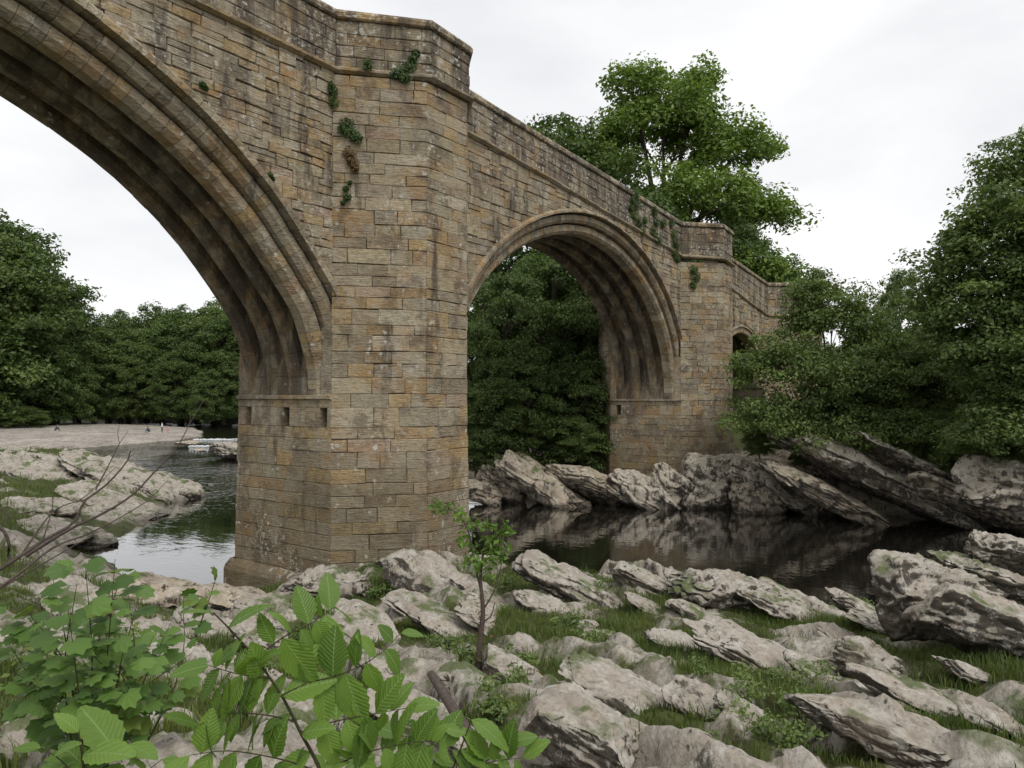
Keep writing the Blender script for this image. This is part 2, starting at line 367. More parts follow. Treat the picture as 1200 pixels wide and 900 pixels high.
def grassmask(x, y):
    m = n2(x, y, .55, 4, 31)*.66+.36
    for gx, gy, r in GRASS_SPOTS: m = m+.85*np.exp(-((x-gx)**2+(y-gy)**2)/(r*r))
    return m
def Hnear(x, y, full=True):
    h = Hbase(x, y); st = strata(x, y, full); g = np.clip(grassmask(x, y), 0, 1)
    calm = 1-.62*sm(.25, .7, g)
    return h+st*calm*sm(-.9, .4, h)*1.0+.02, g
def ground_hit(px, py, lo=1.2, hi=90):
    d = ray(px, py); d = d/np.hypot(d[0], d[1]); t = np.geomspace(lo, hi, 500); P = CAM+d*t[:, None]
    below = P[:, 2] < np.maximum(Hbase(P[:, 0], P[:, 1]), 0)
    i = np.argmax(below) if below.any() else len(t)-1
    return P[i], t[i]
def grid(name, x0, x1, y0, y1, st, mat, hfun, sink=0):
    xs = np.arange(x0, x1+st/2, st); ys = np.arange(y0, y1+st/2, st); X, Y = np.meshgrid(xs, ys); nx, ny = len(xs), len(ys)
    z, g = hfun(X.ravel(), Y.ravel()); V = np.stack([X.ravel(), Y.ravel(), z-sink], -1)
    i = np.arange(nx*ny).reshape(ny, nx); F = np.stack([i[:-1, :-1], i[:-1, 1:], i[1:, 1:], i[1:, :-1]], -1).reshape(-1, 4)
    keep = V[F, 2].max(1) > -1.0; F = F[keep]
    used = np.unique(F); mp_ = np.full(len(V), -1); mp_[used] = np.arange(len(used))
    V = V[used]; F = mp_[F]; g = g[used]
    o = link(name, arrmesh(name, V, F, mat, np.stack([g, g, g], -1), True)); o['kind'] = 'structure'
    return o, V, g
bank, BV, BG = grid('rock_bank', -14.5, 8.0, -22, 1.5, .07, M_BANK, Hnear)
shelf, SV, SG = grid('rock_shelf', -9.0, 34, 1.57, 78, .2, M_BANK, Hnear)
def Hwide(x, y):
    h, g = Hnear(x, y, False); return h-.35, g*0+.8
back_bank, _, _ = grid('bank_behind', -42, 3, -50, 40, 1.1, M_BANK, Hwide)

# far bank (right-hand side of the river), running roughly along Y
def far_h(x, y):
    edge = 24.6+np.where(y < 0, -y*.19, 0)+np.where(y > 12, (y-12)*.36, 0)+n2(x, y, .22, 3, 44)*.9
    d = x-edge
    h = np.where(d < 0, d*.8, 1.9*(1-np.exp(-d/1.6))+np.clip(d, 0, 40)*.15)
    h = np.minimum(h, 6.4)
    r = strata(x*.55, y*.55, True)*1.35*sm(-.5, .3, d)*(1-sm(4.5, 8, d))
    g = sm(3.0, 6.5, d+n2(x, y, .5, 3, 12)*1.6)
    return np.maximum(h+r, -1.9), g
far_bank, FV, FG = grid('far_bank', 20, 62, -46, 42, .22, M_BANKFAR, far_h)
# valley floor reaching the horizon, carved by the river
BASIN = np.array([(40, -140), (34, -30), (34, 14), (50, 75), (82, 116), (74, 140), (56, 175), (20, 230), (-14, 205), (2, 130), (-22, 70), (-24, 20), (-24, -140)], float)
def in_dist(P, poly):
    n = len(poly); ins = np.zeros(len(P), bool); dm = np.full(len(P), 1e9)
    for i in range(n):
        a, b_ = poly[i], poly[(i+1) % n]; ab = b_-a
        c = ((a[1] > P[:, 1]) != (b_[1] > P[:, 1])) & (P[:, 0] < (b_[0]-a[0])*(P[:, 1]-a[1])/(b_[1]-a[1]+1e-12)+a[0]); ins ^= c
        t = np.clip(((P-a)@ab)/(ab@ab), 0, 1); dm = np.minimum(dm, np.linalg.norm(P-(a+t[:, None]*ab), axis=1))
    return np.where(ins, -dm, dm)
xs = np.concatenate([np.geomspace(1500, 140, 10)*-1, np.arange(-120, 241, 6), np.geomspace(260, 1700, 10)]); ys = np.concatenate([-np.geomspace(1500, 160, 9), np.arange(-140, 321, 6), np.geomspace(340, 1900, 10)])
X, Y = np.meshgrid(xs, ys); sdist = in_dist(np.stack([X.ravel(), Y.ravel()], -1), BASIN)
gz = np.clip(sdist*.35, -2.2, 4.2)+np.clip(sdist-10, 0, 400)*.02+np.where(sdist > 5, n2(X.ravel(), Y.ravel(), .02, 3, 3)*1.2, 0)
i = np.arange(X.size).reshape(X.shape); F = np.stack([i[:-1, :-1], i[:-1, 1:], i[1:, 1:], i[1:, :-1]], -1).reshape(-1, 4)
meta(link('ground', arrmesh('ground', np.stack([X.ravel(), Y.ravel(), gz], -1), F, M_SOIL, None, True)), kind='structure')
# river
meta(link('river_water', pymesh('river_water', [(-60, -145, 0), (95, -145, 0), (95, 240, 0), (-60, 240, 0)], [(0, 1, 2, 3)], M_WATER)), kind='structure')
# gravel beach upstream
def beach():
    O = [at_z(-160, 520, 0), at_z(-40, 531, 0), at_z(60, 527, 0), at_z(130, 522.5, 0), at_z(205, 515.5, 0), at_z(236, 509, 0), at_z(228, 503, 0), at_z(190, 499, 0), at_z(100, 496.5, 0), at_z(0, 495, 0), at_z(-160, 495, 0)]
    O = spline([(p[0], p[1], 0) for p in O], 90)[:, :2]; poly = O
    x0, y0 = poly.min(0)-2; x1, y1 = poly.max(0)+2
    xs = np.arange(x0, x1, .9); ys = np.arange(y0, y1, .9); X, Y = np.meshgrid(xs, ys); P = np.stack([X.ravel(), Y.ravel()], -1)
    d = -in_dist(P, poly)+n2(P[:, 0], P[:, 1], .25, 3, 71)*1.0
    z = np.where(d > 0, .75*(1-np.exp(-d/7)), d*.2)+n2(P[:, 0], P[:, 1], .5, 4, 72)*.07
    i = np.arange(X.size).reshape(X.shape); F = np.stack([i[:-1, :-1], i[:-1, 1:], i[1:, 1:], i[1:, :-1]], -1).reshape(-1, 4)
    F = F[z[F].max(1) > -.3]
    meta(link('gravel_beach', arrmesh('gravel_beach', np.stack([P[:, 0], P[:, 1], z], -1), F, M_GRAVEL, None, True)), kind='structure')
beach()

# ================================================================== BRIDGE
rng = random.Random(7)
W = 4.46
PAL = [((.330, .268, .175), 30), ((.300, .250, .175), 24), ((.270, .238, .185), 20), ((.345, .235, .105), 16), ((.225, .185, .130), 12), ((.320, .205, .088), 8), ((.355, .315, .235), 12), ((.16, .128, .092), 6), ((.30, .215, .155), 6)]
def stone_tint(dark=1.0):
    c = rng.choices([p[0] for p in PAL], [p[1] for p in PAL])[0]; k = rng.uniform(.76, 1.2)*dark*1.12; m_ = (.310, .250, .158)
    return tuple((v*.8+w_*.2)*k*rng.uniform(.97, 1.03) for v, w_ in zip(c, m_))
bridge = empty('stone_bridge', (0, 0, 0))
meta(bridge, 'old ochre sandstone bridge of tall ribbed arches with pointed piers and lichened parapet', 'bridge')

# --- outlines of the arches (X, Z) from right spring to left spring, intrados
half1 = [(0, 6.03), (-.07, 6.8), (-.32, 7.62), (-.66, 8.42), (-1.25, 9.2), (-2.0, 10.08), (-2.75, 10.86), (-4.1, 11.92), (-5.3, 12.62), (-6.6, 13.22), (-8.0, 13.72), (-9.4, 14.03), (-10.8, 14.13)]
arch1 = half1+[(-21.6-x, z) for x, z in half1[-2::-1]]
cx2, hw2, rz2 = 15.56, 9.74, 7.62
arch2 = []
for k in range(0, 41):
    a = math.pi*k/40; x = cx2+hw2*math.cos(a); z = 5.83+rz2*math.sin(a)**.96
    if a > math.pi/2: z -= .22*math.sin(2*(math.pi-a))
    arch2.append((x, z))
cx3, hw3 = 36.3, 4.6
arch3 = [(cx3+hw3*math.cos(math.pi*k/24), 6.6+3.75*math.sin(math.pi*k/24)) for k in range(25)]
class Arc:
    def __init__(s, pts, n=500):
        P = spline([(x, 0, z) for x, z in pts], n)[:, [0, 2]]; s.P = P
        s.S = np.r_[0, np.cumsum(np.linalg.norm(np.diff(P, axis=0), axis=1))]; s.L = s.S[-1]
        T = np.gradient(P, axis=0); T /= np.linalg.norm(T, axis=1)[:, None]; s.Nn = np.stack([T[:, 1], -T[:, 0]], -1)
        s.spring = pts[0][1]
        mid = P.mean(0)
        if ((P-mid)*s.Nn).sum() < 0: s.Nn *= -1
    def pt(s, q, o=0):
        x = np.interp(q, s.S, s.P[:, 0]); z = np.interp(q, s.S, s.P[:, 1]); nx = np.interp(q, s.S, s.Nn[:, 0]); nz = np.interp(q, s.S, s.Nn[:, 1])
        return np.array([x+o*nx, z+o*nz])
    def near(s, x, z):
        i = int(np.argmin((s.P[:, 0]-x)**2+(s.P[:, 1]-z)**2)); return s.P[i], s.Nn[i], float((np.array([x, z])-s.P[i])@s.Nn[i])
A1, A2, A3 = Arc(arch1), Arc(arch2), Arc(arch3)
def zs_line(X): return float(np.interp(X, [-40, -24, -11, 0, 6, 11.3, 15.6, 22.2, 26.7, 33.5, 41.4, 60], [13.6, 14.9, 15.55, 15.38, 15.34, 15.0, 14.67, 14.2, 13.83, 13.13, 12.02, 11.7]))
def zc_line(X): return float(np.interp(X, [-40, -24, -11, 0, 6, 8.9, 14.9, 20.8, 27.4, 34, 42, 60], [15.4, 16.7, 17.4, 17.28, 17.06, 16.9, 16.62, 16.3, 15.92, 15.28, 14.62, 14.5]))

def clip_half(poly, p, n):
    """keep the side where (q-p).n >= 0"""
    out = []
    for i in range(len(poly)):
        a, b_ = poly[i], poly[(i+1) % len(poly)]; da = (a[0]-p[0])*n[0]+(a[1]-p[1])*n[1]; db = (b_[0]-p[0])*n[0]+(b_[1]-p[1])*n[1]
        if da >= 0: out.append(a)
        if (da >= 0) != (db >= 0):
            t = da/(da-db); out.append((a[0]+(b_[0]-a[0])*t, a[1]+(b_[1]-a[1])*t))
    return out
def inset_poly(poly, d):
    n = len(poly); out = []
    area = sum(poly[i][0]*poly[(i+1) % n][1]-poly[(i+1) % n][0]*poly[i][1] for i in range(n))
    sg = 1 if area > 0 else -1
    for i in range(n):
        a, b_, c = poly[i-1], poly[i], poly[(i+1) % n]
        e1 = (b_[0]-a[0], b_[1]-a[1]); e2 = (c[0]-b_[0], c[1]-b_[1]); l1 = math.hypot(*e1) or 1; l2 = math.hypot(*e2) or 1
        n1 = (-e1[1]/l1*sg, e1[0]/l1*sg); n2_ = (-e2[1]/l2*sg, e2[0]/l2*sg); k = 1+n1[0]*n2_[0]+n1[1]*n2_[1]
        k = max(k, .45); out.append((b_[0]+d*(n1[0]+n2_[0])/k, b_[1]+d*(n1[1]+n2_[1])/k))
    return out
def poly_area(p): return abs(sum(p[i][0]*p[(i+1) % len(p)][1]-p[(i+1) % len(p)][0]*p[i][1] for i in range(len(p))))/2
def dedupe(p):
    o = []
    for q in p:
        if not o or math.hypot(q[0]-o[-1][0], q[1]-o[-1][1]) > .03: o.append(q)
    if len(o) > 2 and math.hypot(o[0][0]-o[-1][0], o[0][1]-o[-1][1]) < .03: o.pop()
    return o
def stone(poly, mapf, joint, proud, bev=.013, back=.07):
    """one stone: mapf(u, v, d) -> world point, d outward"""
    p0 = inset_poly(poly, joint*rng.choice([.35, .6, 1.0, 1.5])); p1 = inset_poly(p0, bev); n = len(poly); V = []
    tl = (rng.uniform(-.006, .006), rng.uniform(-.006, .006))
    for p in p0: V.append(mapf(p[0], p[1], -back))
    for p in p0: V.append(mapf(p[0], p[1], proud-bev))
    for p in p1: V.append(mapf(p[0], p[1], proud+tl[0]*(1 if p[0] > p0[0][0]+.1 else -1)))
    F = []
    for i in range(n):
        j = (i+1) % n; F += [(i, j, n+j, n+i), (n+i, n+j, 2*n+j, 2*n+i)]
    F.append(tuple(range(2*n, 3*n))); return V, F
def courses(u0, u1, v0, v1, ch, sw, jit, levels=None):
    """random coursed masonry: list of quads; ch, sw = (min,max)"""
    out = []; v = v0; lev = list(levels) if levels else []
    if not lev:
        while v < v1-.02:
            h = rng.uniform(*ch)
            if v1-(v+h) < ch[0]*.6: h = v1-v
            lev.append((v, v+h)); v += h
    for a, b_ in lev:
        u = u0-rng.uniform(0, .0)
        cuts = [u0]
        while cuts[-1] < u1-1e-6:
            w = rng.uniform(*sw)
            if len(cuts) == 1: w *= rng.choice([.55, 1])
            if u1-(cuts[-1]+w) < sw[0]*.55: w = u1-cuts[-1]
            cuts.append(cuts[-1]+w)
        for k in range(len(cuts)-1):
            l, r_ = cuts[k], cuts[k+1]; J = lambda: rng.uniform(-jit, jit)
            if jit > .02 and (r_-l) > .5 and rng.random() < .22 and (b_-a) > .3:      # a stone replaced by two thin ones
                mid = a+(b_-a)*rng.uniform(.4, .6); out += [[(l, a), (r_, a), (r_, mid), (l, mid)], [(l, mid), (r_, mid), (r_, b_), (l, b_)]]
            else: out.append([(l+J()*.6, a+J()), (r_+J()*.6, a+J()), (r_+J()*.6, b_+J()), (l+J()*.6, b_+J())])
    return out
CORE = {}
def panel(part, name, quads, mapf, mat, clips=None, joint=.0055, proud=(.0, .026), limit=300, dark=1.0, back=.07, skip=None, score=None):
    """lay the stones of one face as children of part, those past the limit joined"""
    built = []
    for q in quads:
        poly = q
        if clips: poly = clips(poly)
        if not poly: continue
        poly = dedupe(poly)
        if len(poly) < 3 or poly_area(poly) < .012: continue
        if skip and skip(poly): continue
        V, F = stone(poly, mapf, joint, rng.uniform(*proud), back=back)
        c = np.mean(V, axis=0); d = np.linalg.norm(c-CAM)
        built.append((poly_area(poly)/d**2 if score is None else score*poly_area(poly)/d**2, V, F, stone_tint(dark)))
    CORE.setdefault((part.name, name), [part, name, mat, []])[3].extend(built)
def flush_panels(limit=300):
    for part, name, mat, L in CORE.values():
        L.sort(key=lambda b_: -b_[0])
        for _, V, F, t in L[:limit]: link(name, pymesh(name, V, F, mat, np.array([t]*len(V))), part)
        if len(L) > limit:
            g = Geo()
            for _, V, F, t in L[limit:]: g.add(V, F, t)
            o = g.build('masonry', mat, part); o['kind'] = 'stuff'
def prism(g, plan, z0, z1, t=(.2, .17, .12)):
    n = len(plan); V = [(x, y, z0) for x, y in plan]+[(x, y, z1) for x, y in plan]
    g.add(V, [(i, (i+1) % n, n+(i+1) % n, n+i) for i in range(n)]+[tuple(range(n-1, -1, -1)), tuple(range(n, 2*n))], t)

# --- piers
def make_pier(x0, T, spring, a, b_, ch, sw, hole_ys, zbot, plinth, lim, label):
    plan = np.array([(x0, 0), (x0+a, -b_), (x0+T-a, -b_), (x0+T, 0), (x0+T, W), (x0+T-a, W+b_), (x0+a, W+b_), (x0, W)]); cen = plan.mean(0)
    def k(z): return 1+.0055*max(0, spring-z)
    def scaled(z, ins=.03):
        P = cen+(plan-cen)*k(z); d = P-cen; return P-d/np.linalg.norm(d, axis=1)[:, None]*ins
    g = Geo(); hz0, hz1 = spring-.95, spring-.38
    top = zs_line(x0+T/2)-.06; topc = zs_line(x0+T)+.0
    zz = [zbot, hz0]
    def lathe(z0, z1, plans):
        n = 8; V = [(x, y, z0) for x, y in plans[0]]+[(x, y, z1) for x, y in plans[1]]
        g.add(V, [(i, (i+1) % n, n+(i+1) % n, n+i) for i in range(n)]+[tuple(range(n-1, -1, -1)), tuple(range(n, 2*n))], (.15, .12, .09))
    lathe(zbot, hz0, (scaled(zbot), scaled(hz0)))
    pin = scaled(hz0).copy(); pin[0, 0] += .5; pin[7, 0] += .5
    lathe(hz0, hz1, (pin, pin)); lathe(hz1, spring-.1, (scaled(hz1), scaled(spring-.1)))
    pu = scaled(spring).copy(); pu[[0, 7], 0] += .62; pu[[3, 4], 0] -= .62
    lathe(spring-.1, top, (pu, pu))
    part = g.build('pier', M_MORTAR, bridge)
    part['label'] = label
    def face(i, j):
        def mf(u, v, d, i=i, j=j):
            kz = k(v); A = cen+(plan[i]-cen)*kz; B = cen+(plan[j]-cen)*kz
            e = plan[j]-plan[i]; L = np.linalg.norm(e); e = e/L; nn = np.array([e[1], -e[0]])
            if nn@((plan[i]+plan[j])/2-cen) < 0: nn = -nn
            q = A+(B-A)*(u/L)+nn*d; return (q[0], q[1], v)
        return mf, float(np.linalg.norm(plan[j]-plan[i]))
    # shared course levels round the pier
    lev = []; z = zbot
    while z < hz0-.01:
        h = rng.uniform(*ch); h = hz0-z if hz0-(z+h) < ch[0]*.6 else h; lev.append((z, z+h)); z += h
    low = list(lev); low.append((hz0, hz1))
    z = hz1; up = []
    while z < top-.01:
        h = rng.uniform(ch[0]*.85, ch[1]*.92); h = top-z if top-(z+h) < ch[0]*.6 else h; up.append((z, z+h)); z += h
    for (i, j), hidden in (((7, 0), False), ((0, 1), False), ((1, 2), False), ((2, 3), True), ((3, 4), True), ((6, 7), False)):
        mf, L = face(i, j); side = (i, j) in ((7, 0), (3, 4))
        if side:
            qs = courses(0, L, 0, 0, ch, sw, .006, [l for l in low if l[0] < hz0-.01]+[(hz1, spring-.14)])
            panel(part, 'ashlar_block', qs, mf, M_ASHLAR, score=.05 if hidden else 1)
            if not hidden:
                us = [0]; hs = sorted([(W-y-.16, W-y+.16) for y in hole_ys])
                for h0, h1 in hs+[(L, L)]:
                    seg = courses(us[-1], h0, 0, 0, ch, (.45, .95), .004, [(hz0, hz1)]) if h0-us[-1] > .05 else []
                    panel(part, 'ashlar_block', seg, mf, M_ASHLAR, back=.46); us.append(h1)
            else: panel(part, 'ashlar_block', courses(0, L, 0, 0, ch, sw, .004, [(hz0, hz1)]), mf, M_ASHLAR, score=.05)
        else:
            back = .07
            panel(part, 'ashlar_block', courses(0, L, 0, 0, ch, sw, .02, low+up), mf, M_ASHLAR, score=.05 if hidden or (i, j) == (6, 7) else 1)
    for y0, y1 in ((.0, .47), (4.1, W)):
        gf_ = Geo(); prism(gf_, [(x0+.015, y0), (x0+.7, y0), (x0+.7, y1), (x0+.015, y1)], spring-.2, spring+2.4, stone_tint()); gf_.build('springer_block', M_ASHLAR, part)
    # impost course
    g = Geo(); s0 = spring-.14
    for y0, y1 in [(-.05, 1.0), (1.01, 2.2), (2.21, 3.4), (3.41, W+.05)]:
        V = [(x0-.09, y0, s0+.02), (x0-.09, y1, s0+.02), (x0-.09, y1, s0+.12), (x0-.09, y0, s0+.12), (x0+.1, y0, s0-.04), (x0+.1, y1, s0-.04), (x0+.1, y1, s0+.17), (x0+.1, y0, s0+.17)]
        g.add(V, [(0, 1, 2, 3), (0, 4, 5, 1), (3, 2, 6, 7), (0, 3, 7, 4), (1, 5, 6, 2)], stone_tint())
    g.build('impost_course', M_ASHLAR, part)
    if plinth:
        # stepped foot of long chamfered blocks standing in the water
        k0 = k(.8); n = 8
        for i in (7, 0, 6, 1):
            j = (i+1) % n; A = cen+(plan[i]-cen)*k0; B = cen+(plan[j]-cen)*k0
            e = (B-A); L = np.linalg.norm(e); e /= L; nn = np.array([e[1], -e[0]])
            if nn@((A+B)/2-cen) < 0: nn = -nn
            cuts = np.linspace(-.26*.6, L+.26*.6, 4)
            for q in range(3):
                a0, a1 = cuts[q]+.008, cuts[q+1]-.008; P = []
                for off, z_ in ((-.1, -1.2), (.30, -1.2), (.30, .5), (.24, .64), (.06, .80), (-.1, .80)):
                    P.append((off, z_))
                V = [(*(A+e*aa+nn*o_), z_) for aa in (a0, a1) for o_, z_ in P]
                m_ = len(P); F = [(t_, (t_+1) % m_, m_+(t_+1) % m_, m_+t_) for t_ in range(m_)]+[tuple(range(m_-1, -1, -1)), tuple(range(m_, 2*m_))]
                link('plinth_block', pymesh('plinth_block', V, F, M_ASHLAR, np.array([stone_tint(.7)]*len(V))), part)
    return part
pier1 = make_pier(0, 5.82, 6.03, 1.98, 1.87, (.34, .52), (.62, 1.25), [3.92, 2.02, .32], -1.2, True, 300, 'massive near pier with a cutwater rising to the parapet')
pier2 = make_pier(25.3, 5.1, 5.83, 1.85, 1.87, (.30, .44), (.5, 1.05), [3.94], .1, False, 300, 'smaller looking pier standing on the limestone slabs')

# --- spandrel walls (rubble) with their hidden core
def spandrel_core(xa, xb, arc, a_l, a_r, zl):
    """core between xa and xb above an arch: vault body (deep) and thin front skin"""
    g = Geo()
    for (o, y0, y1) in ((None, .62, W-.05), (1.02, .04, .64)):
        def webo(q):
            if o is not None: return o
            z = arc.pt(q)[1]; return .02+.44*float(sm(0.1, 1.5, z-arc.spring))
        qs = np.linspace(0, arc.L, 90); B = [arc.pt(q, webo(q)) for q in qs]
        B = [(min(max(p[0], xa-.66), xb+.66), p[1]) for p in B]; B = [(xb+.67, arc.spring-.3)]+B+[(xa-.67, arc.spring-.3)]
        Tp = [(p[0], zs_line(p[0])-.03) for p in B]; n = len(B)
        V = [(x, y0, z) for x, z in B]+[(x, y0, z) for x, z in Tp]+[(x, y1, z) for x, z in B]+[(x, y1, z) for x, z in Tp]
        F = []
        for i in range(n-1):
            F += [(i, i+1, n+i+1, n+i), (2*n+i, 3*n+i, 3*n+i+1, 2*n+i+1), (i, 2*n+i, 2*n+i+1, i+1), (n+i, n+i+1, 3*n+i+1, 3*n+i)]
        F += [(0, n, 3*n, 2*n), (n-1, 3*n-1, 4*n-1, 2*n-1)]
        g.add(V, F, (.17, .14, .10))
    return g.build('spandrel_wall', M_SOFFIT, bridge)
sp1 = spandrel_core(-21.6, 0.0, A1, 0, 0, 0)
sp2 = spandrel_core(5.82, 25.3, A2, 0, 0, 0)
sp3 = spandrel_core(30.4, 42.0, A3, 0, 0, 0)
def wall_panel(part, xa, xb, arc, z0, ch, sw, jit, limit, ringo):
    mf = lambda u, v, d: (u, -d, v)
    def clips(poly):
        cx = sum(p[0] for p in poly)/len(poly); cz = sum(p[1] for p in poly)/len(poly)
        zt = zs_line(cx)-.02; sl = (zs_line(cx+.5)-zs_line(cx-.5))
        poly = clip_half(poly, (cx, zt), (sl, -1))
        if len(poly) < 3: return None
        P, Nn, d = arc.near(cx, cz)
        if arc.P[:, 0].min() < cx < arc.P[:, 0].max() and cz < arc.P[:, 1].max() and d < 0: return None
        if cz < arc.spring and arc.P[:, 0].min() < cx < arc.P[:, 0].max(): return None
        return clip_half(poly, P+Nn*ringo, Nn)
    qs = courses(xa, xb, z0, 17.0, ch, sw, jit)
    qs = [q for q in qs if min(p[1] for p in q) < zs_line(q[0][0])]
    panel(part, 'rubble_stone', qs, mf, M_RUBBLE, clips, joint=.008, proud=(-.015, .04))
wall_panel(sp1, -21.6, .02, A1, 5.2, (.22, .42), (.35, .95), .03, 300, 1.06)
wall_panel(sp2, 5.78, 25.34, A2, 5.2, (.24, .40), (.4, 1.0), .028, 300, 1.0)
wall_panel(sp3, 30.4, 42.0, A3, 4.4, (.24, .40), (.4, 1.0), .028, 300, .62)
# abutment wing beyond the third arch, turning towards the river
g = Geo(); prism(g, [(40.95, .04), (42.0, .04), (44.6, -3.3), (45.0, -3.0), (43, W), (40.95, W)], 1.0, 12.12); wing = g.build('wing_wall', M_MORTAR, bridge)
e = np.array([2.6, -3.3]); Lw = np.linalg.norm(e); e /= Lw
panel(wing, 'rubble_stone', courses(0, Lw, 2.0, 12.02, (.26, .42), (.4, 1.0), .025), lambda u, v, d: (42+e[0]*u+e[1]*d, e[1]*u-e[0]*d, v), M_RUBBLE)
panel(wing, 'rubble_stone', courses(40.95, 42.0, 2.0, 6.6, (.26, .42), (.4, 1.0), .02), lambda u, v, d: (u, -d, v), M_RUBBLE)
# left abutment, out of view
g = Geo(); prism(g, [(-40, .02), (-21.6, .02), (-21.6, W), (-40, W)], -1, 13.4); g.build('abutment', M_RUBBLE, bridge)

# --- arch rings, ribs and vaults
def ring_piece(arc, q0, q1, cs):
    V = []
    for q in (q0, q1):
        for o, y in cs:
            p = arc.pt(q, o); V.append((p[0], y, p[1]))
    m_ = len(cs); F = [(t_, (t_+1) % m_, m_+(t_+1) % m_, m_+t_) for t_ in range(m_)]+[tuple(range(m_-1, -1, -1)), tuple(range(m_, 2*m_))]
    return V, F
def arch(arc, label, rings, ribs, wv, vis):
    g = Geo(); qs = np.linspace(0, arc.L, 120)
    # webs between the ribs: one course of slabs after another
    yy = [ribs[0][0]+.2, ribs[-1][1]-.2]
    def webo(q): return .0+.46*float(sm(.1, 1.5, arc.pt(q)[1]-arc.spring))
    qq = np.arange(0, arc.L, .55)
    for a_, b_ in zip(qq[:-1], qq[1:]):
        y = yy[0]
        while y < yy[1]:
            y2 = min(yy[1], y+rng.uniform(.8, 1.3)); jo = rng.uniform(-.012, .012)
            V = [(*((lambda p: (p[0], yv, p[1]))(arc.pt(q, webo(q)-.035+jo))),) for q, yv in ((a_+.006, y+.006), (b_-.006, y+.006), (b_-.006, y2-.006), (a_+.006, y2-.006))]
            V += [(*((lambda p: (p[0], yv, p[1]))(arc.pt(q, webo(q)+.08))),) for q, yv in ((a_+.006, y+.006), (b_-.006, y+.006), (b_-.006, y2-.006), (a_+.006, y2-.006))]
            g.add(V, [(0, 1, 2, 3), (0, 4, 5, 1), (1, 5, 6, 2), (2, 6, 7, 3), (3, 7, 4, 0)], stone_tint(.46)); y = y2  # web tint lowered: the vault's shade is put into its colour
    part = g.build('vault', M_SOFFIT, bridge); part['label'] = label
    part_ring = []
    for nm, o0, o1, y0, y1, ch in rings:
        q = 0.0
        while q < arc.L-.02:
            w = rng.uniform(*wv); w = arc.L-q if arc.L-(q+w) < wv[0]*.6 else w
            j = rng.uniform(-.012, .012); jo = rng.uniform(-.008, .008)
            cs = [(o0+jo, y1), (o1, y1), (o1, y0+j), (o0+ch+jo, y0+j), (o0+jo, y0+ch+j)]
            if nm == 'hood_stone': cs = [(o0+jo, y1), (o1, y1), (o1, y0+.10+j), (o1-.10, y0+j), (o0+jo, y0+j)]
            V, F = ring_piece(arc, q+.005, q+w-.005, cs); c = np.mean(V, axis=0)
            part_ring.append((nm, q, V, F, stone_tint(.98)))
            q += w
    names = {}
    for nm, q, V, F, t_ in part_ring:
        names.setdefault(nm, []).append((V, F, t_))
    for nm, L in names.items():
        L = [l for l in L]; L.sort(key=lambda l: -1/np.linalg.norm(np.mean(l[0], axis=0)-CAM))
        for V, F, t_ in L[:vis]: link(nm, pymesh(nm, V, F, M_ASHLAR, np.array([t_]*len(V))), part)
        if len(L) > vis:
            gg = Geo(); [gg.add(V, F, t_) for V, F, t_ in L[vis:]]; o = gg.build('ring_masonry', M_ASHLAR, part); o['kind'] = 'stuff'
    for y0, y1 in ribs[1:]:
        gg = Geo(); q = 0
        while q < arc.L-.02:
            w = rng.uniform(.45, .8); w = arc.L-q if arc.L-(q+w) < .3 else w; j = rng.uniform(-.01, .01); c_ = .14
            cs = [(.56, y1), (.56, y0), (c_+.02, y0+j), (j, y0+c_), (j, y1-c_), (c_+.02, y1+j)]
            gg.add(*ring_piece(arc, q+.005, q+w-.005, cs), stone_tint(.60)); q += w  # rib tint lowered to carry the same painted shade
        gg.build('rib', M_SOFFIT, part)
    return part
RIBS = [(.46, 1.0), (1.5, 2.04), (2.54, 3.08), (3.62, 4.20)]
RINGS = [('voussoir', 0.0, .38, .46, 1.0, .15), ('outer_voussoir', .45, .79, .15, .66, .14), ('hood_stone', .87, 1.13, -.12, .34, .0)]
arch1o = arch(A1, 'great arch with dark ribbed soffit springing from the near pier', RINGS, RIBS, (.26, .46), 120)
RINGS2 = [('voussoir', 0.0, .38, .40, 1.0, .12), ('outer_voussoir', .45, .78, .13, .66, .12), ('hood_stone', .86, 1.04, -.10, .34, .0)]
arch2o = arch(A2, 'second ribbed arch framing the dark trees', RINGS2, RIBS, (.26, .44), 120)
RINGS3 = [('voussoir', 0.0, .40, .05, .8, .06), ('hood_stone', .42, .62, -.05, .3, .0)]
arch3o = arch(A3, 'small side arch half hidden by a bush', RINGS3, [(.05, .8), (1.4, 1.9), (2.6, 3.1), (3.7, 4.4)], (.3, .5), 60)

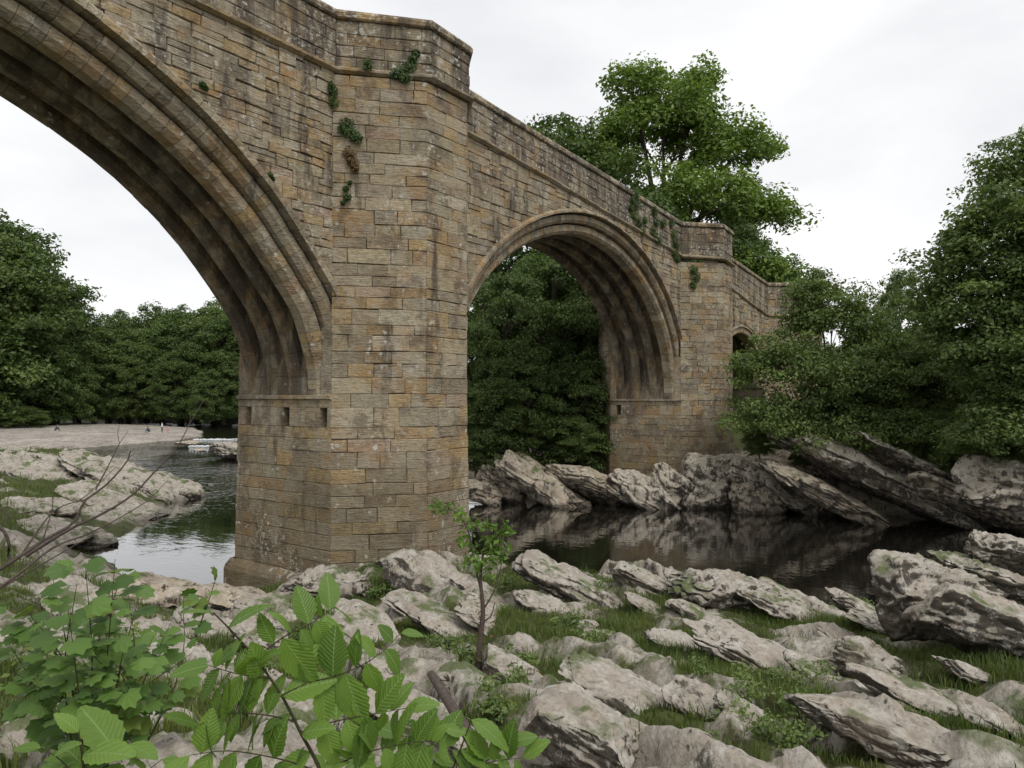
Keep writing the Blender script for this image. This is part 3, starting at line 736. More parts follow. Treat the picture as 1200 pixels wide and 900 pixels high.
# --- string course, parapet and coping follow one path in plan
PATH = [(-38, 0), (-24, 0), (-11, 0), (0.12, 0), (2.12, -1.92), (3.9, -1.92), (5.72, 0), (11.3, 0), (15.6, 0), (20.8, 0), (25.45, 0), (27.0, -1.9), (28.55, -1.9), (30.3, 0), (35, 0), (42.0, 0), (44.6, -3.3)]
PATH = np.array(PATH, float)
def nrm2(v): return v/np.linalg.norm(v)
SEGN = [np.array([d[1], -d[0]]) for d in (nrm2(PATH[i+1]-PATH[i]) for i in range(len(PATH)-1))]
def miter(i):
    if i == 0: return SEGN[0]
    if i == len(PATH)-1: return SEGN[-1]
    m_ = SEGN[i-1]+SEGN[i]; return m_/(1+SEGN[i-1]@SEGN[i])
def swept(part_name, cs, zfun, step, mat, parent, dark=1.0, gap=.003, cs2=None):
    for i in range(len(PATH)-1):
        A, B = PATH[i], PATH[i+1]; L = np.linalg.norm(B-A); k_ = max(1, round(L/step)); mi, mj = miter(i), miter(i+1)
        cuts = np.linspace(0, 1, k_+1)
        for c in range(1, k_): cuts[c] += rng.uniform(-.18, .18)/k_
        for c in range(k_):
            V = []; dy = rng.uniform(-.014, .014); dz = rng.uniform(-.012, .012)
            for en, t_ in enumerate((cuts[c], cuts[c+1])):
                tt = t_+(gap/L if en == 0 else -gap/L); P = A+(B-A)*tt; nn = SEGN[i]
                if c == 0 and en == 0: P = A; nn = mi
                if c == k_-1 and en == 1: P = B; nn = mj
                X = P[0] if i < len(PATH)-2 else 42.0+tt
                for o_, z_ in cs: q = P+nn*(o_+(dy if o_ > 0 else 0)); V.append((q[0], q[1], zfun(X)+z_+(dz if z_ > 0 else 0)))
            m_ = len(cs); F = [(t_, (t_+1) % m_, m_+(t_+1) % m_, m_+t_) for t_ in range(m_)]+[tuple(range(m_-1, -1, -1)), tuple(range(m_, 2*m_))]
            link(part_name, pymesh(part_name, V, F, mat, np.array([stone_tint(dark)]*len(V))), parent)
# parapet cores (one per bay) so the string and coping have something to sit on
g = Geo()
for i in range(len(PATH)-1):
    A, B = PATH[i], PATH[i+1]; ma, mb = miter(i), miter(i+1); V = []
    XA, XB = A[0], (B[0] if i < len(PATH)-2 else 43.)
    for P, mm, X in ((A, ma, XA), (B, mb, XB)):
        for o_, z_ in ((-.04, zs_line(X)+.02), (-.42, zs_line(X)+.02), (-.42, zc_line(X)-.30), (-.04, zc_line(X)-.30)): q = P+mm*o_; V.append((q[0], q[1], z_))
    g.add(V, [(0, 1, 5, 4), (1, 2, 6, 5), (2, 3, 7, 6), (3, 0, 4, 7), (3, 2, 1, 0), (4, 5, 6, 7)], (.15, .125, .1))
parapet = g.build('parapet', M_MORTAR, bridge)
for i in range(len(PATH)-1):
    A, B = PATH[i], PATH[i+1]; L = float(np.linalg.norm(B-A)); d_ = (B-A)/L; nn = SEGN[i]; last = i == len(PATH)-2
    XA, XB = A[0], (B[0] if not last else 43.)
    def mf(u, v, d, A=A, d_=d_, nn=nn, L=L, XA=XA, XB=XB):
        t_ = u/L; X = XA+(XB-XA)*t_; q = A+d_*u+nn*d; lo, hi = zs_line(X)+.16, zc_line(X)-.31
        return (q[0], q[1], lo+(hi-lo)*v)
    hh = (zc_line((XA+XB)/2)-zs_line((XA+XB)/2)-.47)
    n_ = 4 if hh > 1.2 else 3; lv = np.linspace(0, 1, n_+1); lv[1:-1] += [rng.uniform(-.03, .03) for _ in range(n_-1)]
    qs = courses(0, L, 0, 1, (.2, .3), (.5, 1.15), .006, list(zip(lv[:-1], lv[1:])))
    panel(parapet, 'parapet_stone', [[(p[0], p[1]) for p in q] for q in qs], mf, M_PARAPET, joint=.008, proud=(-.012, .02), dark=.80)
swept('string_course_stone', [(-.2, -.02), (.04, -.02), (.15, .05), (.15, .12), (.02, .20), (-.2, .20)], zs_line, 1.1, M_ASHLAR, parapet, .85)
swept('coping_stone', [(.06, -.30), (.10, -.26), (.10, -.13), (.03, -.03), (-.14, .0), (-.34, -.03), (-.52, -.14), (-.52, -.27), (-.46, -.30)], zc_line, 1.25, M_PARAPET, parapet, .95)
# road deck between the parapets, with a parapet on the far side
g = Geo()
Xs = [-38, -24, -11, 0, 6, 11.3, 15.6, 22.2, 26.7, 33.5, 42]
for a_, b_ in zip(Xs[:-1], Xs[1:]):
    V = [(X, y, zs_line(X)+dz) for X in (a_, b_) for y, dz in ((.3, -.2), (.3, .3), (W-.3, .3), (W-.3, -.2))]
    g.add(V, [(0, 1, 5, 4), (1, 2, 6, 5), (2, 3, 7, 6), (3, 0, 4, 7), (3, 2, 1, 0), (4, 5, 6, 7)])
g.build('deck', M_MORTAR, bridge)
g = Geo()
for a_, b_ in zip(Xs[:-1], Xs[1:]):
    V = [(X, y, zz_) for X in (a_, b_) for y, zz_ in ((W-.38, zs_line(X)-.1), (W+.02, zs_line(X)-.1), (W+.02, zc_line(X)-.06), (W-.38, zc_line(X)-.06))]
    g.add(V, [(0, 1, 5, 4), (1, 2, 6, 5), (2, 3, 7, 6), (3, 0, 4, 7), (3, 2, 1, 0), (4, 5, 6, 7)], (.2, .17, .13))
g.build('rear_parapet', M_PARAPET, bridge)
flush_panels(300)

# ================================================================== ROCKS
def rock_mesh(name, seed, mat, n=18, box=3.2, rough=.16, layers=4, lam=.07, pits=.5, dims=(1, 1, 1)):
    """a weathered limestone block: rounded box, bedding ledges, pits; unit half-size, dims via object scale"""
    rg = np.random.default_rng(seed); Vs, Fs, b_ = [], [], 0
    u = np.linspace(-1, 1, n+1); A, B = np.meshgrid(u, u); a_, c_ = A.ravel(), B.ravel(); o1 = np.ones_like(a_)
    idx = np.arange((n+1)**2).reshape(n+1, n+1); Fq = np.stack([idx[:-1, :-1], idx[:-1, 1:], idx[1:, 1:], idx[1:, :-1]], -1).reshape(-1, 4)
    for ax in range(3):
        for sg in (-1, 1):
            P = [None]*3; P[ax] = o1*sg; P[(ax+1) % 3] = a_*sg; P[(ax+2) % 3] = c_
            Vs.append(np.stack(P, -1)); Fs.append(Fq+b_); b_ += len(a_)
    V = np.concatenate(Vs); F = np.concatenate(Fs)
    key = np.round(V*1000).astype(np.int64); _, first, inv = np.unique(key, axis=0, return_index=True, return_inverse=True)
    V = V[first]; F = inv.ravel()[F]
    box = box+1.8; r = (np.abs(V)**box).sum(1)**(1/box); V = V/r[:, None]
    off = rg.uniform(-50, 50, 3)
    # lop the corners with a few random planes
    for _ in range(12):
        d = rg.normal(size=3); d /= np.linalg.norm(d); h = rg.uniform(.72, 1.08)
        e = np.maximum(0, V@d-h); V = V-e[:, None]*d*.97
    D = V/np.linalg.norm(V, axis=1)[:, None]
    D0 = D; dm = np.array(dims); V = V*dm; D = D/dm; D /= np.linalg.norm(D, axis=1)[:, None]
    w = V+.30*np.stack([vnoise(V*1.3+off, seed), vnoise(V*1.3+off+9, seed), vnoise(V*1.3+off+21, seed)], -1)
    lay = w[:, 2]/dm[2]*layers*.5+.5*vnoise(V*1.1+off+5, seed); k = np.floor(lay); f = lay-k
    la = _h(k.astype(np.int64), np.zeros(len(k), np.int64), np.zeros(len(k), np.int64), seed)-.5
    ledge = la*lam*2-lam*1.1*np.exp(-(f/.14)**2)
    side = (1-np.abs(D0[:, 2])**2)*sm(-.2, .3, vnoise(w*1.2+off+31, seed+2)+.25)
    V[:, :2] *= (1+(ledge*side))[:, None]
    am = min(1.0, .35+.65*dm[2]); V = V+D*(am*rough*.62*fbm(w*1.5+off, 3, seed)+am*rough*.60*(np.abs(fbm(w*4.0+off, 4, seed+3))*-1.5+.4))[:, None]
    pit = np.maximum(0, vnoise(w*5.5+off, seed+8)-.25); V = V-D*(pit*pits*.30*am)[:, None]
    return arrmesh(name, V, F, mat, None, True)
rock_id = [100]
ROCK_CACHE = {}
def dip_frame(yaw, dip):
    """local x points along image-right turned by yaw, dipping by dip"""
    c, s = math.cos(yaw), math.sin(yaw); fwh = np.array([FW[0], FW[1], 0])/math.hypot(FW[0], FW[1])
    ex = RT*c-fwh*s; ex = ex*math.cos(dip)-np.array([0, 0, 1])*math.sin(dip); ey = np.cross([0, 0, 1], ex); ey /= np.linalg.norm(ey); ez = np.cross(ex, ey)
    return ex, ey, ez
def put_rock(name, label, px, py, wpx, hpx, dip=14, yaw=15, depth=.8, group='limestone slabs of the near bank', mat=None, dist=None, box=3.2, rough=.16, seed=None, z=None, layers=4, sink=.30, lam=.085, n=22, hk=.50):
    mat = mat or M_ROCK
    if dist is None: P, dist = ground_hit(px, py)
    else: P = at(px, py, dist)
    if z is not None: P = np.array([P[0], P[1], z])
    w = wpx*dist/FPX; h = hpx*dist/FPX*(hk if hk else 1.0)
    rock_id[0] += 1; sd_ = seed or rock_id[0]
    hz = h*.5*(1+sink); me = rock_mesh(name, sd_, mat, n=n+6, box=box, rough=rough, layers=layers, lam=lam, dims=(1, depth, hz/(w*.5)))
    o = link(name, me); ex, ey, ez = dip_frame(R(yaw), R(dip)); hz = h*.5*(1+sink)
    fwh = np.array([FW[0], FW[1], 0])/math.hypot(FW[0], FW[1])
    c = P+np.array([0, 0, h*.5*(1-sink)])+fwh*w*depth*.35
    mw = Matrix.Identity(4)
    for i in range(3):
        mw[i][0] = ex[i]*w*.5; mw[i][1] = ey[i]*w*.5; mw[i][2] = ez[i]*w*.5; mw[i][3] = c[i]
    o.matrix_world = mw
    if group != NB_ and 'ridge' not in label: HEROES.append((label, c, group == FBG))
    return meta(o, label, 'rock', group)
NB_ = 'limestone slabs of the near bank'; FBG = 'tilted slabs along the far bank'; HEROES = []
put_rock('boulder', 'knobbly dark pitted boulder against the foot of the near pier', 378, 706, 112, 58, 4, 0, .7, None, rough=.30, box=2.4, lam=.16)
put_rock('rock_slab', 'grey slab leaning up against the near pier', 505, 695, 150, 58, 24, 10, .55, None, rough=.18)
put_rock('rock_slab', 'pale flat-topped slab in front of the knobbly boulder', 418, 762, 108, 52, 14, 25, .9, None, rough=.10, box=4)
put_rock('rock_slab', 'long pale slab dipping beside the dead stump', 520, 745, 150, 34, 22, 25, .5, None, rough=.12, box=3.6)
put_rock('rock_slab', 'large smooth slab with pale top at the pool edge', 672, 704, 140, 52, 24, 8, .7, None, rough=.10, box=3)
put_rock('rock_slab', 'small pointed slab by the pool beside the large smooth slab', 762, 698, 82, 36, 24, 8, .7, None, rough=.14)
put_rock('boulder', 'mossy broken outcrop rising at the pool edge', 862, 712, 130, 58, 12, 0, .8, None, rough=.28, lam=.16, layers=6, mat=M_ROCK)
put_rock('rock_slab', 'mossy slab running down from the broken outcrop', 930, 730, 110, 34, 20, 12, .6, None, rough=.2)
put_rock('rock_slab', 'long pale ridge slab across the middle of the bank', 905, 790, 180, 40, 24, 14, .55, None, rough=.12, box=3.6, n=24)
put_rock('boulder', 'big block with dark front and pale pitted top', 690, 900, 140, 110, 16, 30, .9, None, rough=.13, box=3.6, layers=4, n=30)
put_rock('rock_slab', 'pitted pale slab behind the big dark-fronted block', 742, 838, 165, 46, 18, 18, .6, None, rough=.15, n=26)
put_rock('rock_slab', 'thin slab jutting over the pool beside the tall boulders', 1040, 735, 112, 24, 26, 6, .5, None, rough=.14, box=4)
put_rock('rock_slab', 'lower thin slab under the jutting slab', 1055, 750, 110, 20, 22, 6, .5, None, rough=.16, box=4)
put_rock('boulder', 'tall water-worn boulder with a rounded head above the pool', 1108, 745, 112, 96, 10, -8, .8, None, rough=.18, box=3.0, dist=12.2, layers=4, n=26, hk=.72)
put_rock('boulder', 'smooth grey boulder leaning on the tall water-worn boulder', 1172, 762, 130, 92, 12, 12, .8, None, rough=.12, box=3.4, dist=10.8, layers=4, n=26, hk=.55)
put_rock('boulder', 'pitted boulder behind the smooth grey boulder', 1172, 690, 110, 40, 20, 0, .8, None, rough=.22, box=2.6, dist=13.0)
put_rock('boulder', 'rough crusted boulder perched above the smooth grey boulder', 1200, 668, 84, 56, 10, 0, .8, None, rough=.24, box=2.4, dist=13.6)
put_rock('rock_slab', 'upright stump of rock with one dark face', 1025, 795, 74, 62, 22, 20, .8, None, rough=.2, layers=6)
put_rock('rock_slab', 'long low ledge below the smooth grey boulder', 1095, 838, 150, 34, 20, 14, .5, None, rough=.16, n=24)
put_rock('rock_slab', 'undercut ledge with shaded front beside the long low ledge', 1075, 895, 215, 62, 16, 16, .5, None, rough=.15, n=30, layers=6)
put_rock('boulder', 'small dark block sitting in the grass beside the pale slabs', 685, 748, 40, 30, 6, 0, .8, None, rough=.2)
put_rock('rock_slab', 'water-worn brown slab sloping into the still pool', 172, 712, 110, 40, 14, -10, .7, None, rough=.08, box=2.8, mat=M_ROCKFAR)
put_rock('rock_slab', 'brown rounded rock between the pool and the pier plinth', 262, 712, 70, 30, 8, 0, .9, None, rough=.12, box=2.6, mat=M_ROCKFAR)
put_rock('rock_slab', 'low rock lying at the pier plinth', 310, 722, 74, 32, 10, 0, .8, None, rough=.16)
for k, (px, py, w_, h_, dp) in enumerate([(235, 742, 80, 34, 14), (300, 760, 74, 36, 12), (340, 742, 70, 30, 12), (195, 790, 84, 40, 16), (225, 832, 90, 40, 14), (300, 812, 100, 44, 18), (330, 862, 150, 52, 14),
                                        (185, 872, 90, 46, 12), (450, 800, 90, 40, 16), (470, 850, 120, 46, 12), (585, 742, 120, 26, 20), (640, 722, 84, 24, 20), (595, 800, 90, 56, 18), (545, 812, 80, 50, 14), (640, 838, 60, 40, 14),
                                        (800, 770, 90, 34, 18), (770, 722, 90, 20, 20), (840, 850, 120, 42, 20), (900, 868, 110, 36, 18), (960, 800, 70, 26, 18), (1150, 800, 80, 26, 12), (1180, 860, 90, 34, 14),
                                        (720, 762, 80, 24, 18), (560, 702, 90, 22, 18), (475, 720, 70, 22, 18), (870, 760, 100, 24, 22), (985, 860, 70, 34, 16), (40, 890, 130, 40, 8), (120, 770, 90, 36, 14), (70, 720, 100, 40, 12), (760, 890, 90, 44, 18), (540, 880, 80, 36, 14),
                                        (930, 705, 74, 22, 18), (820, 728, 80, 24, 18), (1000, 762, 70, 22, 16), (400, 720, 60, 24, 10)]):
    put_rock('rock_slab', 'near_slab', px, py, w_*.88, h_*.85, dp+5, 5+(k*37) % 30, .55+.1*(k % 4), NB_, rough=.14+.02*(k % 4), box=3.2)
# slabs of the far bank, all dipping towards the right
FBG = 'tilted slabs along the far bank'
for k, (px, py, w_, h_, dp, d_, lab, mt) in enumerate([
    (650, 592, 150, 36, 33, 40.5, 'long shaded slab tilting into the pool below the dark trees', M_ROCKFAR),
    (700, 588, 130, 38, 26, 41.5, 'ribbed slab tilting down beside the long shaded slab', M_ROCKFAR),
    (735, 592, 150, 26, 20, 40.8, 'low wet slab at the waterline under the second pier', M_ROCKFAR),
    (760, 592, 92, 34, 34, 40.3, 'split slab leaning against the second pier', M_ROCKPALE),
    (785, 580, 64, 36, 38, 40.6, 'pointed slab on top of the split slab', M_ROCKPALE),
    (848, 594, 90, 72, 6, 41.2, 'lichen-dotted rounded boulder at the foot of the second pier', M_ROCKPALE),
    (900, 602, 70, 56, 10, 40.2, 'dark streaked boulder standing in the pool', M_ROCKFAR),
    (925, 590, 140, 26, 27, 40.6, 'bare slab sliding from the second pier into the pool', M_ROCKPALE),
    (965, 560, 60, 26, 14, 43, 'brown block perched above the bare slab', M_ROCKFAR),
    (1010, 606, 190, 24, 26, 38.6, 'thin slab running into the pool under the bushes', M_ROCKFAR),
    (1080, 592, 250, 40, 27, 38.8, 'huge tilted slab with crusted back below the bushes', M_ROCKPALE),
    (1115, 580, 230, 28, 27, 40.0, 'second huge slab stacked behind the crusted one', M_ROCKPALE),
    (1080, 548, 160, 28, 26, 41.4, 'topmost slab of the tilted pile under the bushes', M_ROCKPALE),
    (1165, 606, 120, 26, 24, 38.0, 'slab entering the water at the low end of the pile', M_ROCKFAR),
    (1196, 588, 90, 54, 8, 35.8, 'pale rounded boulder beyond the tilted pile', M_ROCKPALE),
    (1118, 520, 44, 34, 12, 45, 'lone boulder showing through the bushes', M_ROCK),
    (590, 580, 70, 34, 22, 42, 'shaded rock at the water below the arch trees', M_ROCKFAR),
    (565, 585, 50, 26, 20, 41, 'low dark rock beside the near pier across the pool', M_ROCKFAR)]):
    put_rock('rock_slab' if 'slab' in lab else 'boulder', lab, px, py, w_, h_, dp, 4, .55, FBG, mt, d_-.9, 3.4, .13, None, None, 5, .25, .15, 24, .8)
put_rock('boulder', 'pale broken rock standing in the river beyond the near pier', 276, 535, 62, 24, 8, 0, .9, None, M_ROCK, 73, 2.6, .22)
put_rock('boulder', 'small dark stone breaking the river surface', 232, 529, 12, 5, 0, 0, .9, None, M_ROCKFAR, 79, 2.6, .2)
put_rock('boulder', 'flat dark stone at the end of the gravel beach', 218, 520, 24, 5, 0, 0, .9, None, M_ROCKFAR, 92, 2.6, .2)
# ridges of the left shelf
for k, (px, py, w_, h_, dp) in enumerate([(105, 562, 90, 34, 20), (140, 575, 100, 26, 22), (180, 582, 90, 26, 20), (205, 582, 56, 30, 16), (70, 556, 80, 20, 14), (30, 560, 90, 20, 10), (95, 590, 80, 20, 16), (140, 600, 80, 18, 18), (50, 630, 80, 20, 12), (90, 640, 70, 22, 12), (20, 600, 60, 16, 10), (60, 600, 50, 14, 12)]):
    put_rock('rock_ridge', 'pale weathered rock ridge sloping to the river across the still pool', px, py, w_, h_, dp, 10+(k*29) % 25, .7, 'rock ridges across the still pool', M_ROCK, None, 3, .17)

# broken white water where the river leaves the gravel
rg = np.random.default_rng(5)
for k, (xa, xb, py) in enumerate([(228, 274, 515), (222, 244, 523)]):
    A, B = at_z(xa, py, 0), at_z(xb, py, 0); V, F = [], []
    for i in range(110 if k == 0 else 45):
        t_ = rg.random(); P = A+(B-A)*t_+FW*rg.normal()*.45; a_ = rg.uniform(0, 3.1); r_ = rg.uniform(.05, .22); b0 = len(V)
        for q in range(5): V.append((P[0]+r_*1.8*math.cos(a_+q*1.2566), P[1]+r_*math.sin(a_+q*1.2566), .012))
        V.append((P[0], P[1], .03+rg.uniform(.0, .10))); F += [(b0+q, b0+(q+1) % 5, b0+5) for q in range(5)]
    o = link('white_water', pymesh('white_water', V, F, M_FOAM, None, True)); o['kind'] = 'stuff'; o['label'] = 'streak of broken white water across the river'

# ================================================================== TREES
def leaf_cloud(rg, C, Rr, per, size, flat=.65, up=.45, tint0=.5, aspect=.55, hang=0.):
    """leaves spread through clumps; returns V, F(n,4), tint"""
    N_ = len(C)*per; ci = np.repeat(np.arange(len(C)), per)
    d = rg.normal(size=(N_, 3)); d /= np.linalg.norm(d, axis=1)[:, None]
    rr = rg.random(N_)**.45; off = d*(Rr[ci]*rr)[:, None]; off[:, 2] *= flat
    P = C[ci]+off
    nn = d*.55+np.array([0, 0, up])+rg.normal(size=(N_, 3))*.42; nn /= np.linalg.norm(nn, axis=1)[:, None]
    t_ = rg.normal(size=(N_, 3)); t_[:, 2] -= hang; t_ -= (t_*nn).sum(1)[:, None]*nn; t_ /= np.linalg.norm(t_, axis=1)[:, None]; s_ = np.cross(nn, t_)
    L = size*rg.uniform(.6, 1.35, N_)[:, None]; Wd = L*aspect
    V = np.stack([P-t_*L*.5, P+s_*Wd*.5+nn*L*.08, P+t_*L*.5-nn*L*.06, P-s_*Wd*.5+nn*L*.08], 1).reshape(-1, 3)
    F = np.arange(N_*4).reshape(-1, 4)
    ct = rg.normal(tint0, .17, len(C)); t1 = np.clip(ct[ci]+rg.normal(0, .14, N_), 0, 1); t2 = np.clip(rg.normal(-.25, .3, N_), 0, .8)
    T = np.stack([t1, t2, t1], -1); return V, F, np.repeat(T, 4, axis=0)
def crown_clumps(rg, lobes, n, rc):
    Cs, Rs = [], []; vol = np.array([l[1][0]*l[1][1]*l[1][2] for l in lobes])**.8; vol /= vol.sum()
    for (c, r), v in zip(lobes, vol):
        m_ = max(6, int(n*v)); d = rg.normal(size=(m_, 3)); d /= np.linalg.norm(d, axis=1)[:, None]; d[:, 2] = np.where(d[:, 2] < -.35, -d[:, 2]*.5, d[:, 2])
        k = rg.uniform(.45, 1.0, m_)**.6*(1+.12*rg.normal(size=m_)); Cs.append(np.array(c)+d*np.array(r)*k[:, None]); Rs.append(rc*rg.uniform(.55, 1.25, m_))
    return np.concatenate(Cs), np.concatenate(Rs)
def limbs(rg, h_trunk, r0, lobes, seg=8):
    parts = []; top = np.array([rg.normal()*.3, rg.normal()*.3, h_trunk])
    parts.append(tube(spline([(0, 0, -.8), (rg.normal()*.15, rg.normal()*.15, h_trunk*.5), top], 8), np.linspace(r0*1.25, r0*.7, 8), seg))
    for c, r in lobes:
        c = np.array(c); s = top*rg.uniform(.6, 1.0); mid = (s+c)/2+np.array([0, 0, np.linalg.norm(c-s)*.08])
        parts.append(tube(spline([s, mid, c], 7), np.linspace(r0*.5, r0*.13, 7), 6))
        for _ in range(4):
            d = rg.normal(size=3); d /= np.linalg.norm(d); d[2] = abs(d[2])*.8; e_ = c+d*np.array(r)*.8; s2 = mid+(c-mid)*rg.uniform(.2, 1)
            parts.append(tube(spline([s2, (s2+e_)/2+rg.normal(size=3)*.2, e_], 5), np.linspace(r0*.18, r0*.03, 5), 5))
    return joinarr(parts)
class TreeKind:
    def __init__(s, seed, lobes, n, rc, per, size, mat, h_trunk, r0, up=.45, flat=.65, tint0=.5, hang=0., aspect=.55):
        rg = np.random.default_rng(seed); C_, R_ = crown_clumps(rg, lobes, n, rc)
        V, F, T = leaf_cloud(rg, C_, R_, per, size, flat, up, tint0, aspect, hang); s.crown = arrmesh('crown', V, F, mat, T, False)
        V, F = limbs(rg, h_trunk, r0, lobes); s.trunk = arrmesh('trunk', V, F, M_BARK, None, True)
    def put(s, name, label, P, sc=1.0, rz=0, cat='tree', group=None):
        e_ = empty(name, P, rz); e_.scale = (sc, sc, sc) if np.isscalar(sc) else sc
        link('trunk', s.trunk, e_); link('crown', s.crown, e_); return meta(e_, label, cat, group)
def lobeset(rg, n, H0, H1, rad, lr):
    out = []
    for k in range(n):
        a = 2.4*k+rg.uniform(-.5, .5); t_ = (k+.5)/n; z = H0+(H1-H0)*t_; rr = rad*math.sin(math.pi*(.18+.74*t_))*rg.uniform(.55, .95)
        out.append(((math.cos(a)*rr, math.sin(a)*rr, z), (lr*rg.uniform(.8, 1.25), lr*rg.uniform(.8, 1.25), lr*rg.uniform(.62, .95))))
    return out
rg0 = np.random.default_rng(3)
FARK = [TreeKind(20+k, lobeset(rg0, 19+k, 0.6, 19-k, 6.0, 3.0), 470, 1.25, 62, .42, [M_LEAF_MID, M_LEAF_DARK, M_LEAF_MID][k], 8, .45) for k in range(3)]
def base_z(x, y):
    d = in_dist(np.array([[x, y]]), BASIN)[0]; return float(np.clip(d*.35, -2, 4.2))
# wood across the river upstream
WOOD = 'trees of the wood across the river'
for k, (px, top, d_) in enumerate([(128, 388, 176), (150, 376, 186), (172, 384, 172), (190, 372, 182), (212, 366, 170), (232, 372, 166), (250, 362, 172), (268, 372, 162), (288, 360, 168), (110, 400, 180), (300, 380, 160), (142, 402, 168), (182, 404, 166), (222, 400, 160), (262, 410, 156), (160, 420, 164), (205, 425, 158), (245, 430, 154)]):
    P = at(px, 470, d_); zt = CAM[2]+(464.3-top)*d_/FPX; zb = 1.0
    FARK[k % 3].put('broadleaf_tree', 'dense broadleaf tree in the wood across the river', (P[0], P[1], zb), ((zt-zb)/20.5*1.12, (zt-zb)/20.5*1.12, (zt-zb)/20.5), k*1.3, group=WOOD)
LW = 'dark trees beside the gravel beach'
for k, (px, top, d_) in enumerate([(8, 282, 158), (-35, 300, 152), (40, 350, 160), (66, 362, 168), (92, 378, 172), (20, 375, 154), (-20, 390, 150), (110, 395, 178), (60, 405, 158), (88, 425, 160), (125, 432, 166), (-50, 420, 150)]):
    P = at(px, 470, d_); zt = CAM[2]+(464.3-top)*d_/FPX; zb = 1.0; s_ = (zt-zb)/20.5
    FARK[1 if k % 2 == 0 else 0].put('broadleaf_tree', 'tallest dark tree beside the gravel beach' if k == 0 else 'dark broadleaf tree massed behind the gravel beach', (P[0], P[1], zb), (s_*1.05, s_*1.05, s_), k*2.1+.4, group=None if k == 0 else LW)
# trees seen through and over the second arch
SYC = TreeKind(51, [((0, 0, 21), (4.4, 4.4, 3.6)), ((-4.6, 1, 18.5), (3.2, 3.2, 2.6)), ((4.6, -1, 19), (3.2, 3, 2.6)), ((6.8, 0, 14.5), (2.8, 2.6, 2.4)), ((-6, -1, 13.5), (3.4, 3, 2.8)), ((1.5, -3, 15), (3.6, 3, 3)), ((0, 3, 14), (4, 3.4, 3)), ((8.0, 1, 9.6), (2.6, 2.4, 2.2)), ((4.5, -2.6, 9.5), (3.4, 3, 2.6)), ((-4, -3, 8.6), (3.6, 3, 2.6)), ((-8, 1, 9.2), (2.8, 2.6, 2.2)), ((7.2, 0, 5.6), (2.6, 2.4, 2.0)), ((-1, -2, 11), (3.6, 3, 2.6)), ((-2.4, -1, 24), (2.2, 2.2, 1.6)), ((2.2, 0, 24.4), (2.0, 2.0, 1.5))],
               1050, 1.2, 80, .33, M_LEAF_SYC, 11, .55, .5, tint0=.6)
DRK = TreeKind(52, lobeset(rg0, 16, 3, 17, 6.0, 2.9), 560, 1.1, 75, .32, M_LEAF_DARK, 8, .5)
def tree_at(kind, name, label, px, top, d_, zb, href, wid=1.0, rz=0, group=None, cat='tree'):
    P = at(px, 470, d_); zt = CAM[2]+(464.3-top)*d_/FPX; s_ = (zt-zb)/href
    return kind.put(name, label, (P[0], P[1], zb), (s_*wid, s_*wid, s_), rz, cat, group)
tree_at(SYC, 'sycamore_tree', 'tall light green sycamore rising above the bridge parapet', 778, 84, 66, 4.5, 26, 1.06, -YAW+.0)
tree_at(DRK, 'broadleaf_tree', 'dark tree peeping over the parapet beside the tall sycamore', 645, 112, 62, 4, 20, .95, 1.0)
tree_at(DRK, 'broadleaf_tree', 'dark tree low behind the parapet under the tall sycamore', 715, 190, 58, 4, 20, 1.1, 2.6)
tree_at(DRK, 'broadleaf_tree', 'dark round-headed tree hanging over the second refuge', 868, 245, 64, 4, 20, .75, 4.0)
AW = 'dark trees filling the second arch'
for k, (px, top, d_, w_) in enumerate([(585, 300, 47, .8), (640, 270, 50, .9), (690, 330, 49, .8), (560, 360, 45, .7), (615, 420, 44.5, .8), (665, 430, 45.5, .8), (700, 420, 47, .8), (575, 450, 43, .8)]):
    tree_at(DRK if k < 4 else FARK[0], 'riverside_tree', 'dark leafy tree on the far bank seen through the second arch', px, top, d_, 1.2, 20, w_*(1.0 if k < 4 else 1.5), k*1.7, AW)
